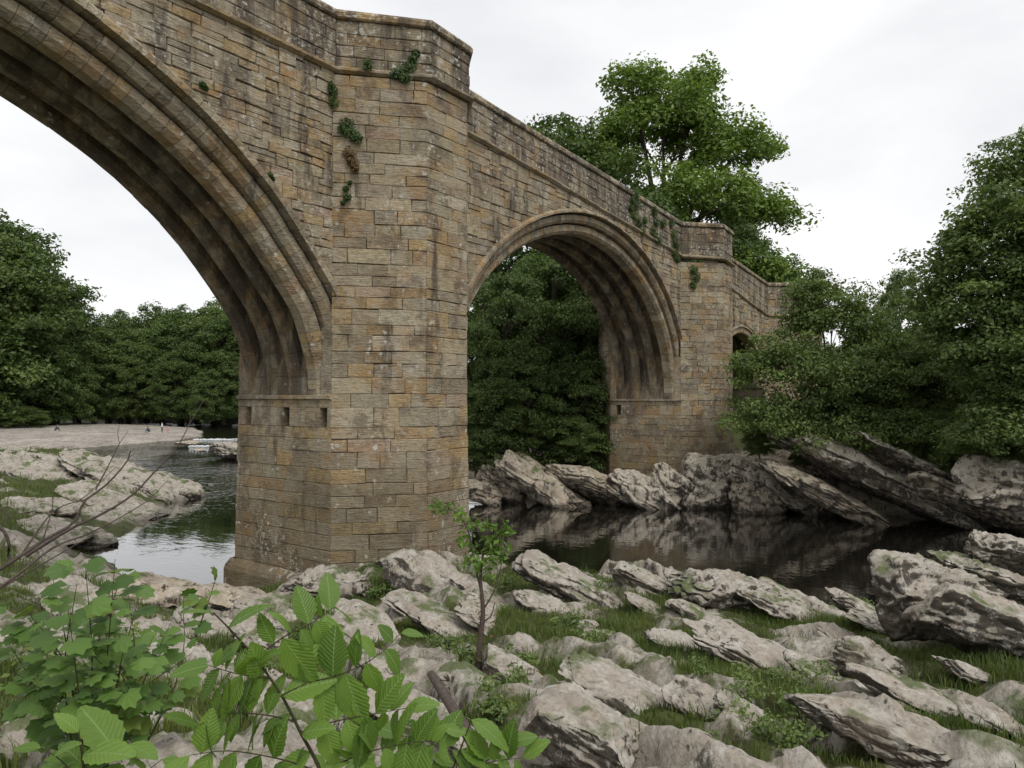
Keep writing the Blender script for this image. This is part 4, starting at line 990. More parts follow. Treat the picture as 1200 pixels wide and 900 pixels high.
# bushes and trees on the right bank
BUSH = TreeKind(61, [((0, 0, 6.6), (2.2, 2.2, 1.9)), ((-2.6, -.5, 4.6), (2.4, 2.2, 1.8)), ((2.6, -.5, 4.8), (2.4, 2.2, 1.8)), ((0, -2.0, 4.0), (2.6, 2, 1.8)), ((-3.6, -1, 2.2), (2.2, 2, 1.5)), ((3.6, -1, 2.2), (2.4, 2, 1.5)), ((0, -2.4, 1.7), (2.8, 2, 1.4)), ((-.8, 0, 8.2), (1.2, 1.2, 1.0))],
                760, .8, 95, .18, M_LEAF_BUSH, 4, .16, .55, .5)
BUSH2 = TreeKind(62, lobeset(rg0, 13, 1.0, 7.6, 3.3, 1.75), 640, .8, 95, .18, M_LEAF_BUSH, 4, .14, .5, .55)
RTREE = TreeKind(63, [((0, 0, 15.5), (2.6, 2.6, 2.2)), ((1.5, 0, 17.5), (1.8, 1.8, 1.6)), ((-2, -1, 13), (2.6, 2.4, 2.0)), ((2.6, -1, 13), (2.8, 2.6, 2.2)), ((-3.2, 0, 10), (2.4, 2.4, 1.9)), ((0, -2.4, 10.5), (3, 2.4, 2.2)), ((3.4, -1, 9.5), (2.8, 2.4, 2.2)), ((-2.6, -1.6, 7), (2.6, 2.4, 1.9)), ((1, -2.6, 6.6), (3, 2.4, 2)), ((4.2, -1, 5.6), (2.8, 2.4, 2)), ((-3.3, -.6, 11.6), (2.0, 2.0, 1.7)), ((-3.4, -.8, 8.6), (2.2, 2.0, 1.8)), ((.2, -1.5, 12.6), (2.6, 2.2, 2.0)), ((1.8, -1, 15.0), (2.2, 2, 1.8)), ((-2, -1.6, 3.8), (2.6, 2.2, 1.7)), ((1.6, -2.4, 3.2), (3, 2.2, 1.7))],
                  1300, .95, 105, .20, M_LEAF_BUSH, 9, .2, .55, .5)
tree_at(BUSH, 'hazel_bush', 'broad green bush in front of the small side arch', 975, 328, 41.5, 2.0, 9.2, .88, -YAW, None, 'bush')
tree_at(BUSH2, 'hazel_bush', 'round bush next to the broad green bush', 1030, 392, 44, 2.6, 9.0, 1.05, .6, None, 'bush')
tree_at(BUSH2, 'hazel_bush', 'low bush spreading over the tilted slab pile', 1095, 420, 41.5, 2.2, 9.0, 1.25, 2.0, None, 'bush')
tree_at(BUSH, 'hazel_bush', 'bush overhanging the lone boulder', 1000, 430, 40.5, 2.0, 9.2, 1.15, 1.2, None, 'bush')
tree_at(BUSH2, 'hazel_bush', 'low shoots at the foot of the tall hornbeam', 1150, 470, 38.5, 2.2, 9.0, 1.3, 3.4, None, 'bush')
tree_at(RTREE, 'hornbeam_tree', 'tall hornbeam reaching over the bushes and the tilted slab pile', 1226, 186, 38, 1.0, 19, 1.08, -YAW)
tree_at(RTREE, 'hornbeam_tree', 'shorter leafy tree in front of the tall hornbeam', 1278, 330, 36.5, 1.0, 19, 1.25, 2.2)
tree_at(RTREE, 'hornbeam_tree', 'second leafy tree behind the tall hornbeam', 1290, 260, 42, 3.0, 19, 1.2, 1.0)
tree_at(FARK[2], 'broadleaf_tree', 'lone open-crowned tree on the skyline beyond the bushes', 1054, 322, 84, 5, 20.5, .55, .5)
tree_at(FARK[1], 'broadleaf_tree', 'dark skyline tree beside the tall hornbeam', 1102, 350, 100, 5, 20.5, .5, 1.5)
for k, (px, top, d_) in enumerate([(985, 412, 95), (1015, 412, 100), (1085, 408, 92), (1130, 400, 98), (950, 412, 90), (1180, 390, 100), (895, 420, 84)]):
    tree_at(FARK[k % 3], 'broadleaf_tree', 'low tree of the distant row behind the far bank bushes', px, top, d_, 3, 20.5, 1.4, k*1.1, 'distant trees behind the far bank bushes')
# undergrowth in front of the wooded banks
for k, (px, py, d_, s_) in enumerate([(575, 520, 43.5, .28), (625, 515, 44, .3), (670, 520, 44, .28), (890, 522, 41, .18), (905, 545, 40.5, .10), (1130, 545, 38.5, .22), (1165, 540, 37, .34), (1195, 545, 36.5, .34), (1120, 520, 40, .3), (1060, 505, 42, .3), (945, 535, 42, .16), (555, 530, 42.5, .25)]):
    P = at(px, py+14, d_); BUSH2.put('undergrowth_bush', 'far_bush', P, (s_*1.3, s_*1.3, s_), k*1.3, 'bush', 'undergrowth of the far bank')
P = at_z(32, 502, .6); BUSH2.put('fallen_bush', 'uprooted leafy bush stranded on the gravel beach', P, (.85, .85, .42), .8, 'bush')
P = at_z(-10, 498, .6); BUSH2.put('fallen_bush', 'yellow green thicket behind the stranded bush', P, (1.2, 1.2, .5), 2.8, 'bush')

# ================================================================== GRASS AND GROUND PLANTS
def scatter_grass(name, label, V, G, n, lo, hi, hgt, zmin, seed):
    rg = np.random.default_rng(seed); w = np.clip((G-.42)*2.2, 0, 1)*(V[:, 2] > zmin); w = w/w.sum()
    i = rg.choice(len(V), n, p=w); P = V[i]+np.c_[rg.uniform(-.05, .05, (n, 2)), np.full(n, -.02)]
    a = rg.uniform(0, 2*np.pi, n); tuft = .5+.5*np.clip(vnoise(P*np.array([1.7, 1.7, 0])+7, 3)+.3, 0, 1.3)
    h = hgt*rg.uniform(lo, hi, n)*tuft; lean = rg.uniform(.1, .75, n)*h; wd = rg.uniform(.003, .0065, n)*(hgt/.2)
    d = np.stack([np.cos(a), np.sin(a), np.zeros(n)], -1); s_ = np.stack([-np.sin(a), np.cos(a), np.zeros(n)], -1); z_ = np.array([0, 0, 1.])
    A = P-s_*wd[:, None]; B = P+s_*wd[:, None]; m1 = P+d*(lean*.35)[:, None]+z_*(h*.62)[:, None]; tip = P+d*lean[:, None]+z_*h[:, None]
    Vv = np.stack([A, B, m1+s_*(wd*.8)[:, None], tip, m1-s_*(wd*.8)[:, None]], 1).reshape(-1, 3); k = np.arange(n)*5
    F = np.concatenate([np.stack([k, k+1, k+2, k+4], -1), np.stack([k+4, k+2, k+3, k+3], -1)])
    # the tip as a triangle: keep quads and triangles apart
    Q = F[:n]; Tn = F[n:, :3]
    me = bpy.data.meshes.new(name); me.vertices.add(len(Vv)); me.vertices.foreach_set('co', Vv.astype(np.float32).ravel())
    li = np.concatenate([Q.ravel(), Tn.ravel()]).astype(np.int32); me.loops.add(len(li)); me.loops.foreach_set('vertex_index', li)
    ls = np.concatenate([np.arange(n)*4, n*4+np.arange(n)*3]).astype(np.int32); me.polygons.add(2*n); me.polygons.foreach_set('loop_start', ls); me.update(calc_edges=True)
    t1 = np.clip(rg.normal(.45, .2, n)+.25*vnoise(P*1.1, 9), 0, 1); t2 = np.clip(rg.normal(.08, .4, n)+.45*vnoise(P*.8+4, 12), 0, 1.); T = np.repeat(np.stack([t1, t2, t1, np.ones(n)], -1), 5, axis=0).astype(np.float32)
    me.attributes.new('tint', 'FLOAT_COLOR', 'POINT').data.foreach_set('color', T.ravel()); me.materials.append(M_GRASS)
    o = link(name, me); meta(o, label, 'grass', kind='stuff')
scatter_grass('grass', 'short tufted grass growing between the near limestone slabs', BV, BG, 150000, .35, 1.25, .20, .35, 1)
scatter_grass('grass', 'rough green grass on the rock shelf across the still pool', SV, SG, 22000, .5, 1.3, .42, .5, 2)
# ---- leafy weeds
def weed(name, label, P, n, rad, hgt, size, mat, group=None, seed=0, per=14, stems=4, cat='plant', up=.5):
    rg = np.random.default_rng(seed+900); e_ = empty(name, P); C_ = []; st = []
    for k in range(stems):
        a = rg.uniform(0, 6.28); r_ = rad*rg.uniform(.2, .8); q = np.array([math.cos(a)*r_, math.sin(a)*r_, hgt*rg.uniform(.55, 1)])
        pts = spline([(0, 0, -.08), q*np.array([.35, .35, .6]), q], 6); st.append(tube(pts, np.linspace(.006, .002, 6)*max(1, hgt*2), 4))
        C_ += [pts[j]+rg.normal(size=3)*rad*.14 for j in (3, 4, 5)]
    C_ = np.array(C_); V, F, T = leaf_cloud(rg, C_, np.full(len(C_), rad*.42), per, size, .7, up, .55, .5)
    Vs, Fs = joinarr(st); link('stem', arrmesh('stem', Vs, Fs, M_STEM), e_); link('foliage', arrmesh('foliage', V, F, mat, T), e_)
    return meta(e_, label, cat, group)
WG = 'low leafy weeds among the slabs'
for k, (px, py, r_, h_, sz) in enumerate([(470, 672, .5, .5, .10), (445, 702, .45, .35, .07), (590, 690, .5, .35, .06), (640, 688, .5, .35, .06), (665, 750, .4, .45, .07), (690, 765, .35, .35, .06), (545, 790, .3, .4, .06), (610, 790, .3, .35, .06),
                                       (880, 830, .35, .35, .045), (910, 812, .35, .3, .04), (940, 850, .35, .35, .045), (860, 860, .3, .3, .04), (960, 815, .3, .3, .04), (900, 880, .25, .3, .04), (1015, 722, .35, .45, .07), (1010, 790, .25, .25, .05),
                                       (830, 808, .3, .25, .045), (520, 770, .3, .35, .06), (470, 690, .3, .3, .07), (820, 895, .2, .22, .04), (930, 890, .25, .3, .04), (600, 830, .25, .35, .06), (575, 850, .2, .3, .06), (700, 700, .4, .3, .05), (350, 770, .3, .35, .06), (290, 820, .3, .4, .06), (150, 790, .5, .5, .07), (40, 800, .5, .45, .07), (110, 830, .4, .4, .07), (1130, 760, .3, .3, .05), (850, 700, .35, .25, .05)]):
    P, _ = ground_hit(px, py); weed('leafy_weed', 'near_weed', P, 0, r_, h_, sz*1.2, M_LEAF_BUSH, WG, k, 18, 6)
P, _ = ground_hit(846, 893); M_PURPLE = mat_simple('purple_blossom', [(.3, (.22, .10, .24)), (.7, (.42, .26, .44))], 20)
weed('flowering_thyme', 'small clump of purple flowers on a near slab', P, 0, .10, .10, .02, M_PURPLE, None, 77, 30, 6)
# ---- hanging plants on the masonry
FLN = np.array([-1.87, -1.98, 0]); FLN /= np.linalg.norm(FLN)
def on_plane(px, py, p0, n_):
    d = ray(px, py); return CAM+d*(((p0-CAM)@n_)/(d@n_))
def wall_plant(name, label, spots, plane, size, mat, seed, per=110, up=.1, cat='plant'):
    per = per*2; size = size*1.35; rg = np.random.default_rng(seed); p0, n_ = plane; C_, R_ = [], []
    for px, py, r_ in spots:
        P = on_plane(px, py, p0, n_); d = np.linalg.norm(P-CAM); C_.append(P+n_*.04); R_.append(r_*d/FPX)
    base = C_[0].copy(); C_ = np.array(C_)-base; V, F, T = leaf_cloud(rg, C_, np.array(R_), per, size, .9, up, .5, .7, .6)
    D = V@n_; V = V-np.outer(np.minimum(D, 0)*.9, n_)-np.outer(np.maximum(D-.10, 0)*.7, n_)
    e_ = empty(name, base); link('foliage', arrmesh('foliage', V, F, mat, T), e_)
    pts = [(-n_*.02), n_*.05+np.array([0, 0, -.1])]; link('stem', arrmesh('stem', *tube(spline(pts, 4), [.012]*4, 4), M_STEM), e_)
    return meta(e_, label, cat)
WALLP = (np.array([0., -.03, 0]), np.array([0, -1., 0])); FLP = (np.array([0., 0, 0])+FLN*.03, FLN); FL2 = (np.array([25.3, 0, 0])+np.array([-.71, -.70, 0])*.03, np.array([-.711, -.703, 0]))
wall_plant('ivy', 'leafy tuft sprouting from the refuge string course of the near pier', [(470, 84, 9), (463, 88, 7), (480, 80, 8), (484, 70, 6), (487, 64, 5), (474, 92, 7)], FLP, .055, M_IVY, 1)
wall_plant('ivy', 'small fern tuft on the refuge parapet beside the leafy tuft', [(431, 74, 6), (431, 80, 5)], FLP, .045, M_IVY, 2)
wall_plant('ivy', 'green tuft in the angle below the parapet string course', [(388, 108, 7), (389, 120, 7), (387, 101, 5)], WALLP, .05, M_IVY, 3)
wall_plant('ivy', 'fern clump growing in the joint between spandrel and near pier', [(406, 146, 9), (412, 156, 10), (418, 163, 7), (402, 152, 6)], FLP, .055, M_IVY, 4)
wall_plant('dry_fern', 'withered brown fern hanging under the green fern clump', [(409, 180, 8), (413, 190, 8), (416, 198, 5)], FLP, .05, M_DEADLEAF, 5)
wall_plant('ivy', 'thin weed trailing down the pier joint', [(405, 222, 4), (407, 232, 5), (410, 215, 3), (402, 238, 3)], FLP, .04, M_IVY, 6)
wall_plant('ivy', 'ivy trailing over the parapet above the second arch', [(744, 228, 8), (746, 240, 9), (742, 252, 8), (748, 262, 7), (738, 244, 5), (752, 272, 5), (741, 236, 6), (755, 258, 5)], WALLP, .10, M_IVY, 7, 70)
wall_plant('ivy', 'second ivy strand hanging past the string course', [(766, 248, 7), (768, 260, 8), (765, 272, 8), (770, 282, 7), (776, 262, 6)], WALLP, .10, M_IVY, 8, 70)
wall_plant('ivy', 'longest ivy strand hanging near the second refuge', [(786, 262, 6), (789, 275, 7), (791, 287, 8), (790, 298, 7), (793, 305, 4)], WALLP, .10, M_IVY, 9, 70)
wall_plant('ivy', 'ivy patch in the angle of the second refuge', [(812, 316, 6), (815, 325, 7), (812, 335, 5)], FL2, .10, M_IVY, 10, 60)
wall_plant('ivy', 'green tuft on the ring of the great arch', [(315, 206, 4), (318, 210, 3)], WALLP, .04, M_IVY, 11)
wall_plant('ivy', 'mossy weed on the spandrel near the top of the great arch ring', [(236, 100, 4), (240, 104, 3)], WALLP, .04, M_IVY, 12)

# ================================================================== FOREGROUND SHRUBS WITH SEPARATE LEAVES
FWH = np.array([FW[0], FW[1], 0])/math.hypot(FW[0], FW[1]); ZU = np.array([0, 0, 1.])
def elm_leaf():
    rows = 15; V, F = [], []
    for i in range(rows):
        t_ = i/(rows-1); hw = .36*(math.sin(math.pi*min(1, t_**.82))**.85)*(1-.25*t_)+.004; hw *= (1.06 if i % 2 else .93)
        zc = -.16*t_*t_; pl = .018*(1 if i % 2 else -1)
        for q in (-1, -.5, 0, .5, 1): V.append((t_+(.05*abs(q) if 0 < i < rows-1 else 0), q*hw, zc+.09*abs(q)*hw*2-.10*q*q*hw+pl*(1-abs(abs(q)*2-1))*(abs(q) > .2)))
    for i in range(rows-1):
        for j in range(4): F.append((i*5+j, i*5+j+1, i*5+j+6, i*5+j+5))
    m = len(V); V += [(-.14, -.008, 0), (-.14, .008, 0), (.02, .008, 0), (.02, -.008, 0)]; F.append((m, m+1, m+2, m+3))
    return np.array(V), np.array(F)
def lobed_leaf():
    out = []; lob = [(-150, .42), (-118, .46), (-80, .70), (-56, .60), (-34, .86), (-16, .76), (0, 1.0), (16, .76), (34, .86), (56, .60), (80, .70), (118, .46), (150, .42)]
    V = [(0, 0, .02), (-.05, 0, 0)]
    for a, r_ in lob: V.append((r_*math.cos(R(a))*.95, r_*math.sin(R(a))*.95, -.10*r_*r_+.03*(1 if r_ > .5 else -1)))
    F = [(0, k, k+1, k+1) for k in range(2, len(V)-1)]
    F3 = [(0, k, k+1) for k in range(2, len(V)-1)]+[(0, 1, 2), (0, len(V)-1, 1)]
    m = len(V); V += [(-.7, -.012, 0), (-.7, .012, 0), (0, .012, .01), (0, -.012, .01)]; F3.append((m, m+1, m+2, m+3)); return V, F3
EV, EF = elm_leaf(); ELM = []
for k in range(3):
    q = EV.copy(); q[:, 2] -= (.08*k)*q[:, 0]**2; q[:, 1] *= 1-.08*k; ELM.append(arrmesh('leaf', q, EF, M_LEAF_NEAR, np.tile([[.35+.15*k, .0, .4]], (len(q), 1)), True))
LV, LF = lobed_leaf(); LOB = [pymesh('leaf', np.array(LV)*np.array([1, s_, 1+k]), LF, M_LEAF_MAPLE, np.tile([[.3+.12*k, [0, .0, .45][k], .4]], (len(LV), 1))) for k, s_ in enumerate((1, .88, 1.08))]
def place_leaf(mesh, base, direction, normal, L, parent, loc):
    x = direction/np.linalg.norm(direction); z = normal-(normal@x)*x; z /= np.linalg.norm(z); y = np.cross(z, x)
    o = link('leaf', mesh, parent); m = Matrix.Identity(4)
    for i in range(3): m[i][0] = x[i]*L; m[i][1] = y[i]*L; m[i][2] = z[i]*L; m[i][3] = base[i]-loc[i]
    o.matrix_basis = m; return o
def leafy_plant(name, label, stems, dist, r0, leaf_len, meshes, seed, root, nodes=7, tipfrac=.2, cat='shrub', two=False):
    """stems: lists of pixel points; leaves set alternately along each"""
    rg = np.random.default_rng(seed); e_ = empty(name, root); parts = []
    for si, st in enumerate(stems):
        dd = [p[2] if len(p) > 2 else dist for p in st]; pts = spline([at(p[0], p[1], d_) for p, d_ in zip(st, dd)], 14)
        rr = r0*(1 if si == 0 else .42); parts.append(tube(pts-np.array(root), np.linspace(rr, rr*.35, 14), 6))
        ts = np.linspace(tipfrac, 1, nodes)
        for k, t_ in enumerate(ts):
            j = min(int(t_*13), 12); P = pts[j]+(pts[j+1]-pts[j])*(t_*13-j); T_ = pts[j+1]-pts[j]; T_ /= np.linalg.norm(T_)
            side = np.cross(T_, FWH); side /= np.linalg.norm(side); sg = 1 if (k+si) % 2 else -1
            last = k == len(ts)-1
            d_ = T_*(.6 if last else .15)+side*sg*(.35 if last else .95)+FWH*rg.uniform(-.55, .2)+ZU*rg.uniform(-.28, .15)
            nn = ZU*.9-FWH*rg.uniform(.1, .75)+RT*rg.normal()*.3
            place_leaf(meshes[rg.integers(len(meshes))], P, d_, nn, leaf_len*rg.uniform(.55, 1.3)*(1.1 if .2 < t_ < .9 else .85), e_, root)
    V, F = joinarr(parts); link('stem', arrmesh('stem', V, F, M_STEM, None, True), e_)
    return meta(e_, label, cat)
r1 = ground_hit(380, 1100)[0]; r1 = np.array([*at(376, 905, 2.0)[:2], 4.1])
leafy_plant('elm_sapling', 'young elm shoot arching over the rocks with large serrated leaves', [
    [(385, 960), (376, 905), (352, 858), (330, 815), (300, 772), (270, 738), (250, 718)],
    [(330, 815), (362, 800), (400, 790), (440, 770, 2.05), (470, 742, 2.1)],
    [(352, 858), (390, 846), (430, 838), (475, 830, 2.1)],
    [(300, 772), (330, 748), (365, 730), (392, 712, 2.1)],
    [(318, 795), (280, 790), (245, 780)],
    [(345, 845), (312, 838), (270, 836), (232, 850, 1.95)],
    [(376, 905), (330, 890), (270, 880), (222, 885, 1.95)],
    [(376, 905), (420, 885), (470, 872), (515, 868, 2.1)]], 2.0, .0055, .104, ELM, 5, r1, 10)
r2 = np.array([*at(520, 930, 2.5)[:2], 3.9])
leafy_plant('elm_sapling', 'low elm shoots with spreading leaves beside the arching shoot', [
    [(515, 980), (520, 930), (535, 890), (550, 850), (556, 826)], [(520, 930), (560, 900), (600, 870)], [(520, 930), (480, 900), (440, 884)], [(535, 890), (500, 868), (470, 862)], [(540, 905), (575, 893), (612, 888)], [(515, 960), (430, 915), (380, 900)]], 2.5, .0055, .118, ELM, 8, r2, 8)
r3 = np.array([*at(100, 930, 2.2)[:2], 4.2])
leafy_plant('elm_sapling', 'broad-leaved shoot low under the lobed shrub', [[(105, 960), (100, 920), (96, 882), (92, 858)], [(100, 920), (130, 892), (150, 872)], [(100, 920), (70, 890), (48, 876)], [(100, 930), (160, 910), (190, 890)]], 2.2, .006, .125, ELM, 11, r3, 4)
# lobed-leaf shrub on the left
def lobed_shrub():
    rg = np.random.default_rng(15); root = np.array([*at(105, 850, 4.3)[:2], 0]); root[2] = float(Hbase(root[0], root[1])[0]); e_ = empty('maple_shrub', root); parts = []
    tips = [(20, 700), (60, 668), (100, 660), (135, 655), (165, 690), (200, 730), (40, 740), (80, 715), (120, 705), (150, 735), (185, 770), (20, 790), (60, 770), (100, 755), (140, 785), (170, 810), (205, 800), (70, 820), (115, 815), (5, 745), (150, 690), (145, 668), (180, 745), (30, 720), (90, 685), (225, 765), (215, 700)]
    for k, (px, py) in enumerate(tips):
        d_ = rg.uniform(3.8, 4.8); P = at(px, py, d_); mid = (root+P)/2+np.array([rg.normal()*.08, rg.normal()*.08, .12]); pts = spline([root+np.array([0, 0, -.1]), mid, P], 12)-root
        parts.append(tube(pts, np.linspace(.007, .0012, 12), 5))
        for q in range(10):
            t_ = 1-.058*q*rg.uniform(.6, 1.3) if q else 1; j = max(3, min(int(t_*11), 10)); b0 = pts[j]+(pts[j+1]-pts[j])*min(1.1, t_*11-j)+rg.normal(size=3)*.02
            a = rg.uniform(0, 6.28); d3 = RT*math.cos(a)-FWH*abs(math.sin(a))*.7+FWH*.2*rg.normal()+ZU*rg.uniform(-.35, .2); L = .088*rg.uniform(.65, 1.25)
            d3 = d3/np.linalg.norm(d3); place_leaf(LOB[rg.choice(3, p=[.48, .42, .10])], root+b0+d3*L*.7, d3, ZU*.9-FWH*rg.uniform(.1, .8)+RT*rg.normal()*.3, L, e_, root)
    V, F = joinarr(parts); link('stem', arrmesh('stem', V, F, M_STEM, None, True), e_); meta(e_, 'leafy shrub with lobed leaves below the dead branch', 'shrub')
lobed_shrub()
# lobed sprig standing free against the still water
r4 = ground_hit(238, 735)[0]
leafy_plant('maple_sprig', 'single sprig of lobed leaves standing against the still water', [[(228, 750), (238, 722), (246, 700), (254, 674)], [(238, 722), (228, 706), (222, 695)]], 5.0, .005, .085, LOB, 21, np.array([*at(228, 750, 5.0)[:2], at(228, 760, 5.0)[2]]), 4)
# dead bare twigs
def bare_branch():
    root = np.array([*at(-60, 720, 3.6)[:2], 4.0]); e_ = empty('bare_branch', root)
    L = [('limb', [(-120, 735), (-40, 690), (0, 667), (50, 634), (87, 612), (98, 588), (120, 572), (140, 552), (151, 537), (153, 528)], .012, .003), ('limb', [(30, 652), (82, 620), (120, 602), (155, 580), (182, 552), (207, 525), (222, 497), (232, 480), (238, 470)], .008, .0014),
         ('limb', [(-60, 715), (0, 688), (62, 642), (100, 627), (140, 607), (175, 585), (197, 562)], .007, .001), ('limb', [(-90, 640), (-30, 605), (0, 618), (10, 635), (10, 652), (14, 660)], .009, .006),
         ('twig', [(112, 574), (130, 540), (140, 520), (150, 505)], .0035, .0009), ('twig', [(140, 520), (138, 508), (140, 498)], .0016, .0007), ('twig', [(25, 650), (62, 600), (95, 585), (118, 565), (135, 548)], .004, .001), ('twig', [(222, 497), (223, 490), (222, 483)], .0018, .001), ('twig', [(50, 634), (62, 590), (55, 565)], .003, .0008), ('twig', [(151, 537), (158, 530)], .0015, .0006), ('twig', [(0, 690), (60, 655), (120, 620)], .004, .0012)]
    for k, (nm, st, a, b_) in enumerate(L):
        pts = spline([at(p[0], p[1], 3.6+.06*math.sin(k*2.1)) for p in st], 24)-root; link(nm, arrmesh(nm, *tube(pts, np.linspace(a, b_, 24), 6), M_TWIG, None, True), e_)
    meta(e_, 'dead bare branch with thin twigs reaching towards the still pool', 'branch')
bare_branch()
# sapling with a dead stump standing before the near pier
def stump_sapling():
    P, d_ = ground_hit(562, 792); e_ = empty('elder_sapling', P); f = lambda px, py, o_=0: at(px, py, d_+o_)-P
    link('stem', arrmesh('stem', *tube(spline([f(560, 800), f(562, 760), f(566, 715), f(563, 680), f(566, 650), f(572, 625)], 16), np.linspace(.05, .008, 16), 7), M_TWIG, None, True), e_)
    for st in ([(563, 690), (556, 660), (548, 620), (530, 596), (512, 592)], [(566, 715), (580, 690), (588, 660)], [(566, 650), (582, 630), (590, 615)], [(562, 730), (575, 722), (580, 705)]):
        link('branch', arrmesh('branch', *tube(spline([f(*p) for p in st], 10), np.linspace(.014, .004, 10), 5), M_TWIG, None, True), e_)
    rg = np.random.default_rng(8); C_ = np.array([f(px, py, rg.uniform(-.15, .15)) for px, py in [(512, 592), (525, 596), (540, 603), (550, 615), (545, 632), (575, 620), (588, 626), (580, 640), (570, 636), (590, 640), (575, 655), (562, 660), (585, 652), (560, 612), (555, 645), (592, 618), (570, 668), (548, 655)]])
    V, F, T = leaf_cloud(rg, C_, np.full(len(C_), .13), 20, .10, .8, .55, .6, .5); link('foliage', arrmesh('foliage', V, F, M_LEAF_NEAR, T), e_)
    C_ = np.array([f(px, py, rg.uniform(-.05, .05)) for px, py in [(562, 700), (568, 718), (560, 740), (575, 735), (556, 720), (566, 770), (580, 725)]])
    V, F, T = leaf_cloud(rg, C_, np.full(len(C_), .10), 9, .06, 1.2, .1, .4, .4, 1.0); link('dry_leaves', arrmesh('dry_leaves', V, F, M_DEADLEAF, T), e_)
    meta(e_, 'thin sapling with a green top growing from a dead stump before the near pier', 'sapling')
stump_sapling()
P, d_ = ground_hit(500, 790)
o = link('fallen_log', arrmesh('fallen_log', *tube(spline([at(505, 790, 6.2), at(530, 830, 5.6), at(560, 880, 5.0)], 10), np.linspace(.035, .05, 10), 7), M_TWIG, None, True)); meta(o, 'weathered fallen log lying among the near rocks', 'log')

# ================================================================== PEOPLE ON THE BEACH
def mat_person(name, stops):
    m, t = newmat(name); b = NB(t); z = b.n('ShaderNodeSeparateXYZ', {0: b.n('ShaderNodeTexCoord').outputs['Generated']}).outputs['Z']
    nd = b.n('ShaderNodeValToRGB', {0: z}); nd.color_ramp.interpolation = 'CONSTANT'; e_ = nd.color_ramp.elements
    while len(e_) < len(stops): e_.new(.5)
    for i, (p, c) in enumerate(stops): e_[i].position = p; e_[i].color = (*c, 1)
    b.out(b.n('ShaderNodeBsdfPrincipled', {'Base Color': nd.outputs[0], 'Roughness': .8}).outputs[0]); return m
SKIN = (.45, .29, .21)
def person(label, P, rz, H, mat, pose):
    e_ = empty('person', P, rz); s_ = H/1.75
    if pose == 'stand':
        J = dict(pel=(0, 0, .95), ch=(0, .02, 1.28), nk=(0, 0, 1.48), hd=(0, .03, 1.6), tp=(0, .03, 1.74), hl=(-.10, 0, .9), kl=(-.11, .04, .5), al=(-.12, -.02, .08), fl=(-.12, .14, .04), hr=(.10, 0, .9), kr=(.12, .02, .5), ar=(.14, 0, .08), fr=(.15, .15, .04), sl=(-.19, 0, 1.40), el=(-.26, .0, 1.12), wl=(-.22, .16, .92), sr=(.19, 0, 1.40), er=(.27, .02, 1.12), wr=(.24, .18, .94))
    else:
        J = dict(pel=(0, 0, .22), ch=(0, .22, .52), nk=(0, .30, .68), hd=(0, .36, .79), tp=(0, .38, .93), hl=(-.11, .02, .22), kl=(-.16, .38, .48), al=(-.15, .52, .08), fl=(-.15, .68, .04), hr=(.11, .02, .22), kr=(.17, .40, .46), ar=(.16, .55, .08), fr=(.16, .70, .04), sl=(-.19, .26, .62), el=(-.25, .42, .44), wl=(-.14, .56, .42), sr=(.19, .26, .62), er=(.25, .44, .44), wr=(.13, .58, .42))
    RD = dict(pel=.15, ch=.16, nk=.06, hd=.095, tp=.06, hl=.10, kl=.07, al=.045, fl=.04, hr=.10, kr=.07, ar=.045, fr=.04, sl=.075, el=.05, wl=.035, sr=.075, er=.05, wr=.035)
    ks = list(J); ix = {k: i for i, k in enumerate(ks)}
    E_ = [('pel', 'ch'), ('ch', 'nk'), ('nk', 'hd'), ('hd', 'tp'), ('pel', 'hl'), ('hl', 'kl'), ('kl', 'al'), ('al', 'fl'), ('pel', 'hr'), ('hr', 'kr'), ('kr', 'ar'), ('ar', 'fr'), ('ch', 'sl'), ('sl', 'el'), ('el', 'wl'), ('ch', 'sr'), ('sr', 'er'), ('er', 'wr')]
    me = bpy.data.meshes.new('body'); me.from_pydata([tuple(np.array(J[k])*s_) for k in ks], [(ix[a], ix[b_]) for a, b_ in E_], []); me.materials.append(mat)
    o = link('body', me, e_); md = o.modifiers.new('skin', 'SKIN'); sk = me.skin_vertices[0].data
    for i, k in enumerate(ks): sk[i].radius = (RD[k]*s_, RD[k]*s_*.85); sk[i].use_root = k == 'pel'
    sb = o.modifiers.new('sub', 'SUBSURF'); sb.levels = 2; sb.render_levels = 2; md.use_smooth_shade = True
    hv, hf = tube(np.array([(0, 0, .0), (0, 0, .05), (0, 0, .10), (0, 0, .13)])*s_, np.array([.105, .115, .085, .02])*s_, 10); hv += np.array(J['hd'])*s_+np.array([0, -.015, .035])*s_
    link('hair', arrmesh('hair', hv, hf, M_HAIR, None, True), e_); return meta(e_, label, 'person')
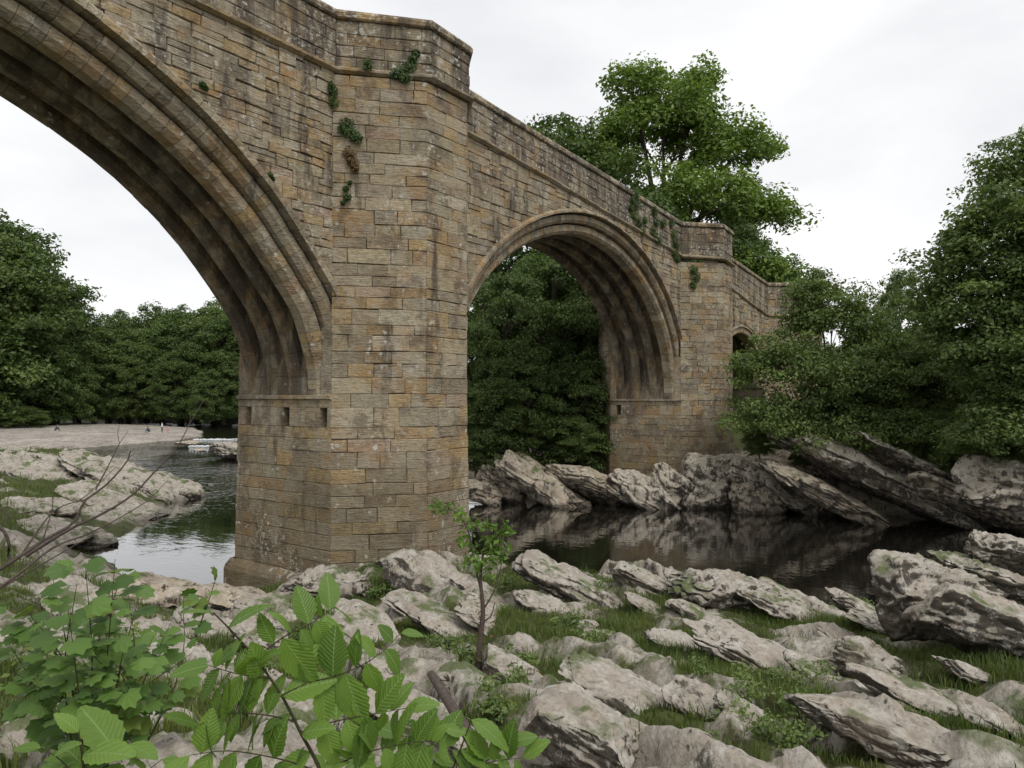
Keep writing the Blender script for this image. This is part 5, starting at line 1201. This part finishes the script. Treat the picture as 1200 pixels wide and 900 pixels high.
M_HAIR = mat_simple('dark_hair', [(.3, (.02, .014, .01)), (.7, (.05, .035, .022))], 30)
person('person in pale top and black trousers standing on the gravel beach', at_z(190, 508, .55), 1.0, 1.7, mat_person('pale_top_black_trousers', [(0, SKIN), (.05, (.02, .02, .025)), (.54, (.6, .6, .6)), (.85, SKIN)]), 'stand')
person('child in pink standing next to the person in a pale top', at_z(197, 508, .55), 1.6, 1.15, mat_person('pink_clothes', [(0, SKIN), (.28, (.6, .25, .27)), (.8, SKIN), (.93, (.2, .12, .06))]), 'stand')
person('person in dark blue sitting on the gravel beach', at_z(175, 507, .55), 2.0, 1.75, mat_person('dark_blue_clothes', [(0, (.05, .05, .07)), (.2, (.04, .06, .10)), (.72, SKIN), (.9, (.05, .03, .02))]), 'sit')
person('person in dark clothes crouching beside the stranded bush', at_z(64, 506, .55), -1.9, 2.1, mat_person('dark_red_clothes', [(0, (.06, .025, .02)), (.3, (.05, .06, .09)), (.72, SKIN), (.9, (.05, .03, .02))]), 'sit')

# ---- labels of the small repeats: each says which named rock it lies beside
def label_by_rock(tag_, words, cat):
    its = [o for o in COL.objects if o.get('label') == tag_]; bins = {}
    for o in its:
        p = np.array(o.matrix_world.translation if o.parent is None and o.location.length == 0 else o.location); far = tag_ == 'far_bush'
        h = min((h for h in HEROES if h[2] == far), key=lambda h: np.linalg.norm(h[1][:2]-p[:2])); bins.setdefault(h[0], []).append((o, p))
    for hl, L in bins.items():
        L.sort(key=lambda q: -max(q[0].scale)*(1 if q[0].type == 'MESH' else max(c.dimensions.z for c in q[0].children)))
        for k, (o, p) in enumerate(L):
            sz = '' if len(L) == 1 else ('largest ' if k == 0 else ('smallest ' if k == len(L)-1 else 'middling '))
            o['label'] = sz+words+' beside the '+hl
            if len((sz+words+' beside the '+hl).split()) > 16: o['label'] = ' '.join((sz+words+' beside the '+hl).split()[:16])
bpy.context.view_layer.update()
label_by_rock('near_slab', 'pale slab', 'rock'); label_by_rock('near_weed', 'leafy weed', 'plant'); label_by_rock('far_bush', 'leafy bush', 'bush')
